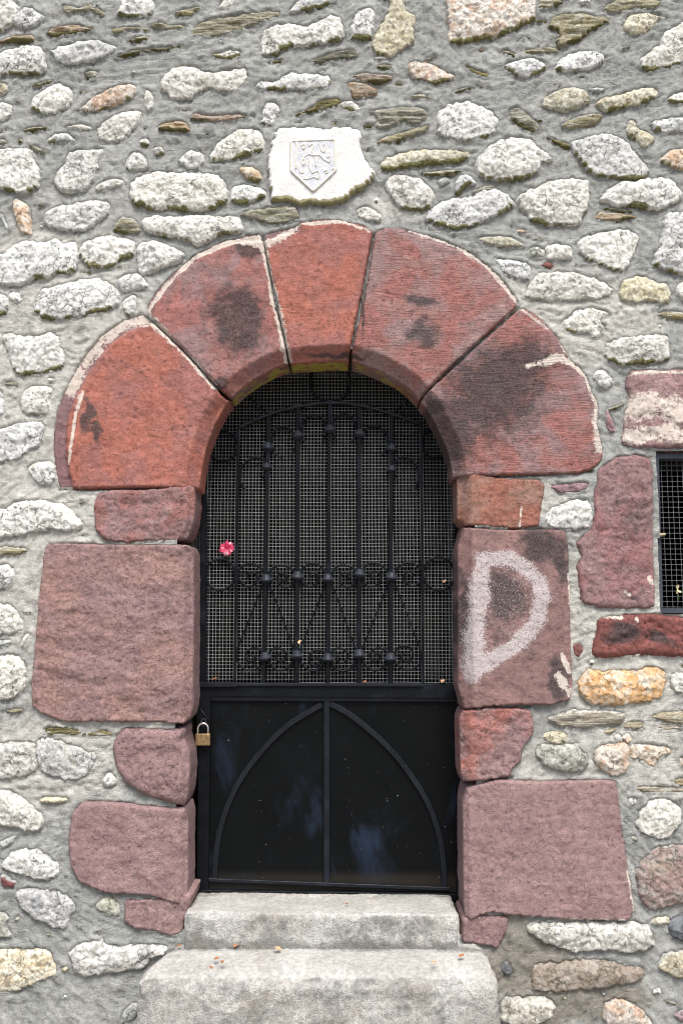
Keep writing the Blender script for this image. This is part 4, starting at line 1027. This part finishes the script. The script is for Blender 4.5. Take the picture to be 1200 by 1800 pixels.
mesh_wires((352, 812), (618, 1206), .0129, .212, .00058, .004, 'wire_mesh', gate)
# bars
tops = (("472,727", "463,1202"), ("524,713", "521,1203"), ("579,707", "576,1203"), ("631,711", "631,1204"), ("688,727", "686,1204"))
for a, b in tops: flat('bar', [pairs(a)[0], pairs(b)[0]], .0145, .187, .201)
flat('edge_bar', [(419, 751), (413, 1203)], .009, .188, .200); flat('edge_bar', [(740, 746), (743, 1204)], .009, .188, .200)
flat('top_rail', c1("205,412 340,352 470,316 610,299 740,309 890,351 1020,398"), .011, .182, .201, it=2)
def ring(px, py, r):
    c = P(px, py, GY); rr = r * .00212; t = np.linspace(0, 2 * math.pi, 48, endpoint=False); mb = MB()
    p = np.stack([c[0] + rr * np.cos(t), np.full(48, GY), c[2] + rr * np.sin(t) * 1.03], 1)
    mb.tube(p, .0052, 8, closed=True); return mb.build('ring', M['iron'], gate)
for q_ in ((580, 671, 36), (392, 785, 26), (767, 780, 26), (387, 1010, 26.5), (771, 1009, 28)): ring(*q_)
def collar(px, py, s=1.0, Y=.194):
    c = P(px, py, Y); rnd = random.Random(int(px)); prof = [(.009, .0165), (.0125, .0155), (.0165, .009), (.0185, .004), (.0255, -.003), (.0265, -.0065), (.0235, -.0095), (.016, -.0115), (.0145, -.0155), (.009, -.0165)]
    mb = MB().lathe(c, [(r * s * .94, h * s) for r, h in prof], 14); o = mb.build('collar', M['collar'], gate); o.rotation_euler = (rnd.uniform(-.08, .08), rnd.uniform(-.12, .12), 0); return o
M['collar'] = mat_iron('worn_iron', .9, (.028, .032, .042))
for q_ in ((580, 754), (524, 765), (632, 762), (471, 785), (688, 787)): collar(*q_)
for q_ in ((469, 820), (688, 824)): collar(*q_, .82)
for q_ in ((468, 1017), (523, 1012), (576, 1016), (632, 1008), (688, 1013), (466, 1154), (522, 1151), (576, 1156), (631, 1149), (686, 1155)): collar(*q_)
WR = .0048
for s in ("483,440 490,395 510,368 538,355 566,362 590,385 598,405", "622,405 632,372 655,355 680,352 705,362 722,385 730,415", "350,485 355,440 375,415 400,408 430,418 450,440", "762,438 780,415 815,405 850,418 868,445 872,485",
          "322,575 312,552 280,545 240,560 212,595 205,635 215,670 230,690", "905,575 915,550 945,543 980,560 1005,595 1010,640 998,680 988,695"): wire('scroll', c1(s), WR)
for s in ("597,440 588,455 577,478", "622,440 632,455 642,475", "466,465 455,500 442,540", "480,458 492,470 503,485", "728,455 718,466 708,478", "750,460 758,490 762,522", "350,510 372,535 398,552", "872,508 858,522 843,540", "325,604 316,622 312,645", "898,610 908,632 915,655"): wire('scroll_tip', c1(s), .0027)
for s in ("238,264 290,312 335,353", "972,278 945,306 898,348"): wire('spur', c1(s), .003)
for s in ("290,311", "945,306"):
    c = P(*c1(s)[0], GY); MB().lathe(c, [(.002, .011), (.008, .007), (.011, 0), (.008, -.007), (.002, -.011)], 10).build('stud', M['collar'], gate)
for s in ("577,510 568,485 550,455 500,425 450,419 390,440 357,490 365,540 400,590 450,612 500,590 522,540 510,505 475,485 445,490 432,515 448,535",):
    wire('scroll', c2(s), WR)
for f_, s in ((c2, "612,510 622,480 645,455 690,433 740,435 790,455 825,495"), (c2, "830,555 800,598 750,612 700,595 675,550 685,510 715,497 750,510 760,540 740,568 722,555"), (c2, "868,495 890,450 935,420 980,417 1030,435 1060,480 1072,510"),
              (c2, "868,555 900,595 945,607 990,595 1015,550 1010,515 985,495 955,490 935,510 944,530"), (c3, "57,512 80,460 120,432 180,430 235,455 262,495"), (c3, "262,548 230,600 180,613 135,590 118,540 135,500 170,488 205,500 215,525 190,545"),
              (c3, "306,485 330,435 380,410 430,413 490,450 522,500"), (c3, "306,540 330,595 380,607 430,595 460,550 455,505 420,482 385,485 368,510 380,540 398,545"), (c3, "568,508 600,440 660,412 720,415 770,450 793,495 790,550 760,590 710,602 660,580 643,530 655,495 685,480 715,490 720,520 700,528"),
              (c2, "560,1150 530,1110 490,1100 440,1120 420,1165 430,1200 470,1218 500,1200 505,1175 480,1165"), (c2, "608,1152 630,1115 670,1103 720,1110 758,1150 750,1195 715,1220 680,1205 668,1175 680,1155 700,1165"), (c2, "605,1205 640,1265 700,1290 760,1275 800,1230 815,1200"),
              (c2, "858,1198 900,1260 960,1298 1020,1275 1062,1215"), (c2, "1080,1160 1050,1125 990,1120 945,1150 933,1200 960,1245 1000,1250 1030,1220 1025,1190 1000,1185 985,1205"), (c3, "52,1155 80,1110 130,1103 180,1130 193,1170 180,1210 140,1228 105,1210 95,1180 115,1160 130,1175"),
              (c3, "50,1220 90,1275 150,1297 210,1280 258,1205"), (c3, "517,1150 480,1110 430,1100 385,1120 368,1165 385,1205 420,1215 450,1190 450,1160 430,1148 418,1160"), (c3, "303,1200 340,1260 400,1288 460,1275 518,1212"), (c3, "563,1150 600,1095 650,1083 700,1100 720,1150 705,1200 660,1222 625,1200 615,1170 635,1155 648,1160")):
    wire('scroll', f_(s), WR)
for f_, s in ((c2, "566,585 500,748 400,1000 352,1115 343,1180 375,1250 430,1285 490,1290 540,1250 562,1205"), (c2, "613,585 720,850 820,1135"), (c2, "1070,585 965,850 860,1135"), (c3, "60,580 160,850 256,1125"), (c3, "522,565 410,850 302,1120"),
              (c3, "568,570 680,850 780,1130 790,1180 765,1250 700,1285 640,1280 590,1245 568,1205")): wire('brace', f_(s), .0034)
st_ = MB().tube(GP([(353, 1247), (365, 1264)], .172), .0016, 5)
c = P(358, 1270, .165); st_.tube([(c[0] + .009 * math.cos(t), c[1] + .004 * math.sin(t), c[2] + .013 * math.sin(t)) for t in np.linspace(0, 2 * math.pi, 20, endpoint=False)], .0022, 6, closed=True)
st_.build('hasp_loop', M['collar'], gate)

# ------------------------------------------------------------------ padlock
lk = thing('padlock', 'small brass padlock with a steel shackle hanging from the gate edge', 'padlock', tuple(P(357, 1310, .155)))
LY = .158
x0, z1 = xz(343.6, 1289.5, LY); x1, z0 = xz(369.5, 1310.5, LY)
out, p, nn = rounded((x0, LY - .008, z0), (x1, LY + .008, z1), .0035, .0022, 2.0, .02)
o = out.build('lock_body', M['brass'], lk)
bm = bmesh.new(); bm.from_mesh(o.data); bmesh.ops.remove_doubles(bm, verts=bm.verts, dist=.00012); bm.to_mesh(o.data); bm.free()
xm = (x0 + x1) / 2; hw = (x1 - x0) / 2 - .0085; hz = P(357, 1271.5, LY)[2]
sp_ = [(xm - hw, LY, z1 - .004)] + [(xm + hw * math.cos(t), LY, hz - hw + hw * math.sin(t)) for t in np.linspace(math.pi, 0, 18)] + [(xm + hw, LY, z1 - .004)]
MB().tube(sp_, .0036, 10).build('shackle', M['steel'], lk)
zz0 = z0 + (z1 - z0) * .30                     # a small stamped line of marks on the body
mb = MB(); rr = random.Random(3)
for k in range(4): mb.box((xm - .012 + k * .0062, LY - .0086, zz0), (xm - .0085 + k * .0062, LY - .0078, zz0 + .005))
mb.build('stamp', M['brass'], o, smooth=False)

# ------------------------------------------------------------------ pink flower pushed through the mesh
fc = P(399, 963, .185)
fl = thing('flower', 'pink daisy-like flower head tucked in the wire mesh above the round ring', 'flower', tuple(fc))
rr = random.Random(11); mb = MB(); mt = MB()
for ringi, (n_, L, lift) in enumerate(((17, .027, .002), (14, .022, .008), (10, .014, .013))):
    for k in range(n_):
        a = 2 * math.pi * (k + rr.uniform(-.25, .25)) / n_ + ringi * .3; l = L * rr.uniform(.8, 1.12); wd = l * .14 + .0008; lf = lift + rr.uniform(-.003, .004)
        d = np.array((math.cos(a), 0, math.sin(a))); s_ = np.array((-math.sin(a), 0, math.cos(a))); pts = []
        for t, ww in ((.12, .4), (.45, .9), (.78, 1.0), (1.0, .45)):
            cc = np.array(fc) + d * l * t + np.array((0, -lf * (t ** .6) - .002 + .007 * t * t * (ringi == 0), -.003 * t * t))
            pts.append((cc - s_ * wd * ww, cc + np.array((0, .0012, 0)), cc + s_ * wd * ww))
        v = [tuple(q) for r_ in pts for q in r_]; f = []
        for i in range(3):
            for j in range(2): f.append((i * 3 + j, i * 3 + j + 1, i * 3 + 4 + j, i * 3 + 3 + j))
        tgt = mt if rr.random() < .22 else mb; tgt.add(v, f)
mb.build('petals', M['petal'], fl); mt.build('pale_petals', M['petal_tip'], fl)
MB().lathe(fc, [(.001, -.012), (.004, -.011), (.006, -.007), (.004, .001)], 10, 'y').build('flower_centre', simple('flower_heart', (.35, .02, .06), .7), fl)
MB().tube([tuple(np.array(fc) + q) for q in ((0, 0, 0), (.001, .02, -.004), (.002, .05, -.02), (.003, .06, -.06))], .0016, 6).build('stem', M['green'], fl)

# ------------------------------------------------------------------ window grille on the right
WY = .03
wg = thing('window_grille', 'blue-grey metal window frame filled with wire mesh right of the doorway', 'window grille', tuple(P(1285, 1078, WY)))
fr = MB()
q_ = lambda pts: np.array(GP(pts, WY))[:, [0, 2]]
fr.strap(q_([(1150, 797), (1158, 1080)]), .019, WY - .014, WY + .014); fr.strap(q_([(1418, 797), (1414, 1080)]), .019, WY - .014, WY + .014)
fr.strap(q_([(1146, 803), (1422, 803)]), .018, WY - .012, WY + .016); fr.strap(q_([(1154, 1074), (1419, 1074)]), .018, WY - .012, WY + .016)
fr.build('frame', M['winframe'], wg, smooth=False)
mesh_wires((1152, 1416), (800, 1076), .0188, WY + .022, .0007, .003, 'wire_mesh', wg, wm='wire2')
wf = thing('withered_flower', 'small withered cream flower caught in the window mesh', 'flower', tuple(P(1190, 1037, WY + .012)))
rr = random.Random(4); mb = MB()
for k in range(9):
    a = rr.uniform(0, 6.28); c0 = P(1190 + rr.uniform(-2, 2), 1036 + rr.uniform(-4, 4), WY + .008); e = c0 + np.array((math.cos(a) * .012, -.004, math.sin(a) * .014)); s_ = np.array((-math.sin(a), .3, math.cos(a))) * .004
    mb.add([c0, c0 * .5 + e * .5 + s_, e, c0 * .5 + e * .5 - s_], [(0, 1, 2, 3)])
mb.build('petals', M['cream'], wf)
MB().tube([P(1190, 1040, WY + .01), P(1192, 1052, WY + .013), P(1191, 1062, WY + .016)], .0013, 5).build('stem', M['green'], wf)

# ------------------------------------------------------------------ dry leaves
def leaf(pos, size, ang, seed, label, pale=False, stand=.3):
    r_ = random.Random(seed); v = []; f = []; nu, nv = 7, 5
    ca, sa = math.cos(ang), math.sin(ang)
    for i in range(nu):
        t = i / (nu - 1); wd = math.sin(math.pi * min(t * .93 + .05, 1)) ** .8 * .38
        for j in range(nv):
            s = j / (nv - 1) * 2 - 1; x = (t - .5); yy = s * wd * (1 + .2 * math.sin(9 * t + seed)); zz = abs(s) ** 1.5 * wd * r_.uniform(.5, .75) + .25 * (t - .4) ** 2 + .12 + r_.uniform(0, .05)
            X, Yy = x * ca - yy * sa, x * sa + yy * ca
            v.append((pos[0] + X * size, pos[1] + Yy * size, pos[2] + (zz + stand * (t) * .5) * size))
    for i in range(nu - 1):
        for j in range(nv - 1): f.append((i * nv + j, i * nv + nv + j, i * nv + nv + j + 1, i * nv + j + 1))
    o = MB().add(v, f).build('dry_leaf', M['leafpale' if pale else 'leaf'], None)
    so = o.modifiers.new('thickness', 'SOLIDIFY'); so.thickness = .0006
    return tag(o, label, 'leaf', 'dry leaves fallen on the steps and gate')
def on_top(x, y_, Z):
    lo, hi = -1.2, .4
    for _ in range(40):
        mid = (lo + hi) / 2
        if P(x, y_, mid)[2] > Z: lo = mid
        else: hi = mid
    q = P(x, y_, (lo + hi) / 2); return (q[0], q[1], Z)
zr = P(378, 1200, .19)[2]
for a in [((378, 1197), .19, .020, .3, 'orange dry leaf on the gate rail at its far left end', 0), ((641, 1200), .19, .012, .9, 'tiny brown leaf fragment on the gate rail near the middle bars', 0), ((777, 1201), .19, .020, 1.2, 'pale orange leaf on the gate rail at its right end', 1)]:
    q = P(*a[0], a[1]); leaf(q - np.array((0, .012, 0)), a[2], a[3], int(a[0][0]), a[4], a[5], .9)
q = P(781, 1026, .204); leaf(q, .017, 1.1, 5, 'small tan leaf caught in the mesh inside the right hand ring', True, 1.3)
q = P(526, 1133, .186); leaf(q, .016, 1.4, 8, 'pale leaf scrap resting on a gate collar beside the second bar', True, 1.6)
for (x, y_), sz, an, lb, pale in [((610, 1590), .012, .4, 'tiny brown leaf alone on the threshold below the gate', 0)]:
    leaf(np.array(on_top(x, y_, z_thr + .005)), sz, an, int(x), lb, pale)
for (x, y_), sz, an, lb, pale in [((315, 1665), .016, .2, 'dark red leaf at the far left back corner of the granite step', 0), ((416, 1666), .024, .7, 'curled orange leaf at the foot of the threshold, left of the paler one', 0), ((488, 1672), .026, 2.6, 'pale curled leaf at the foot of the threshold', 1),
                                  ((381, 1688), .018, .1, 'flat orange leaf in the small cluster on the granite step', 0), ((391, 1693), .015, 1.6, 'broken brown leaf at the right of the small cluster', 0), ((371, 1703), .014, 2.2, 'dark brown leaf below the small cluster, near the step edge', 0),
                                  ((811, 1683), .020, .5, 'orange leaf at the right back of the granite step', 0), ((763, 1694), .016, 1.1, 'pale orange leaf near the front right of the granite step', 1)]:
    leaf(np.array(on_top(x, y_, z_low + .006)), sz, an, int(x), lb, pale)

# ------------------------------------------------------------------ ground
n_ = 80; gx = np.sign(np.linspace(-1, 1, n_)) * np.abs(np.linspace(-1, 1, n_)) ** 3 * 150
X_, Y_ = np.meshgrid(gx, gx); gv = np.stack([X_.ravel(), Y_.ravel(), np.zeros(n_ * n_)], 1)
gi = np.arange(n_ * n_).reshape(n_, n_); gf = np.stack([gi[:-1, :-1], gi[:-1, 1:], gi[1:, 1:], gi[1:, :-1]], -1).reshape(-1, 4).tolist()
tag(MB().add(gv, gf).build('ground', M['ground'], None), kind='structure')
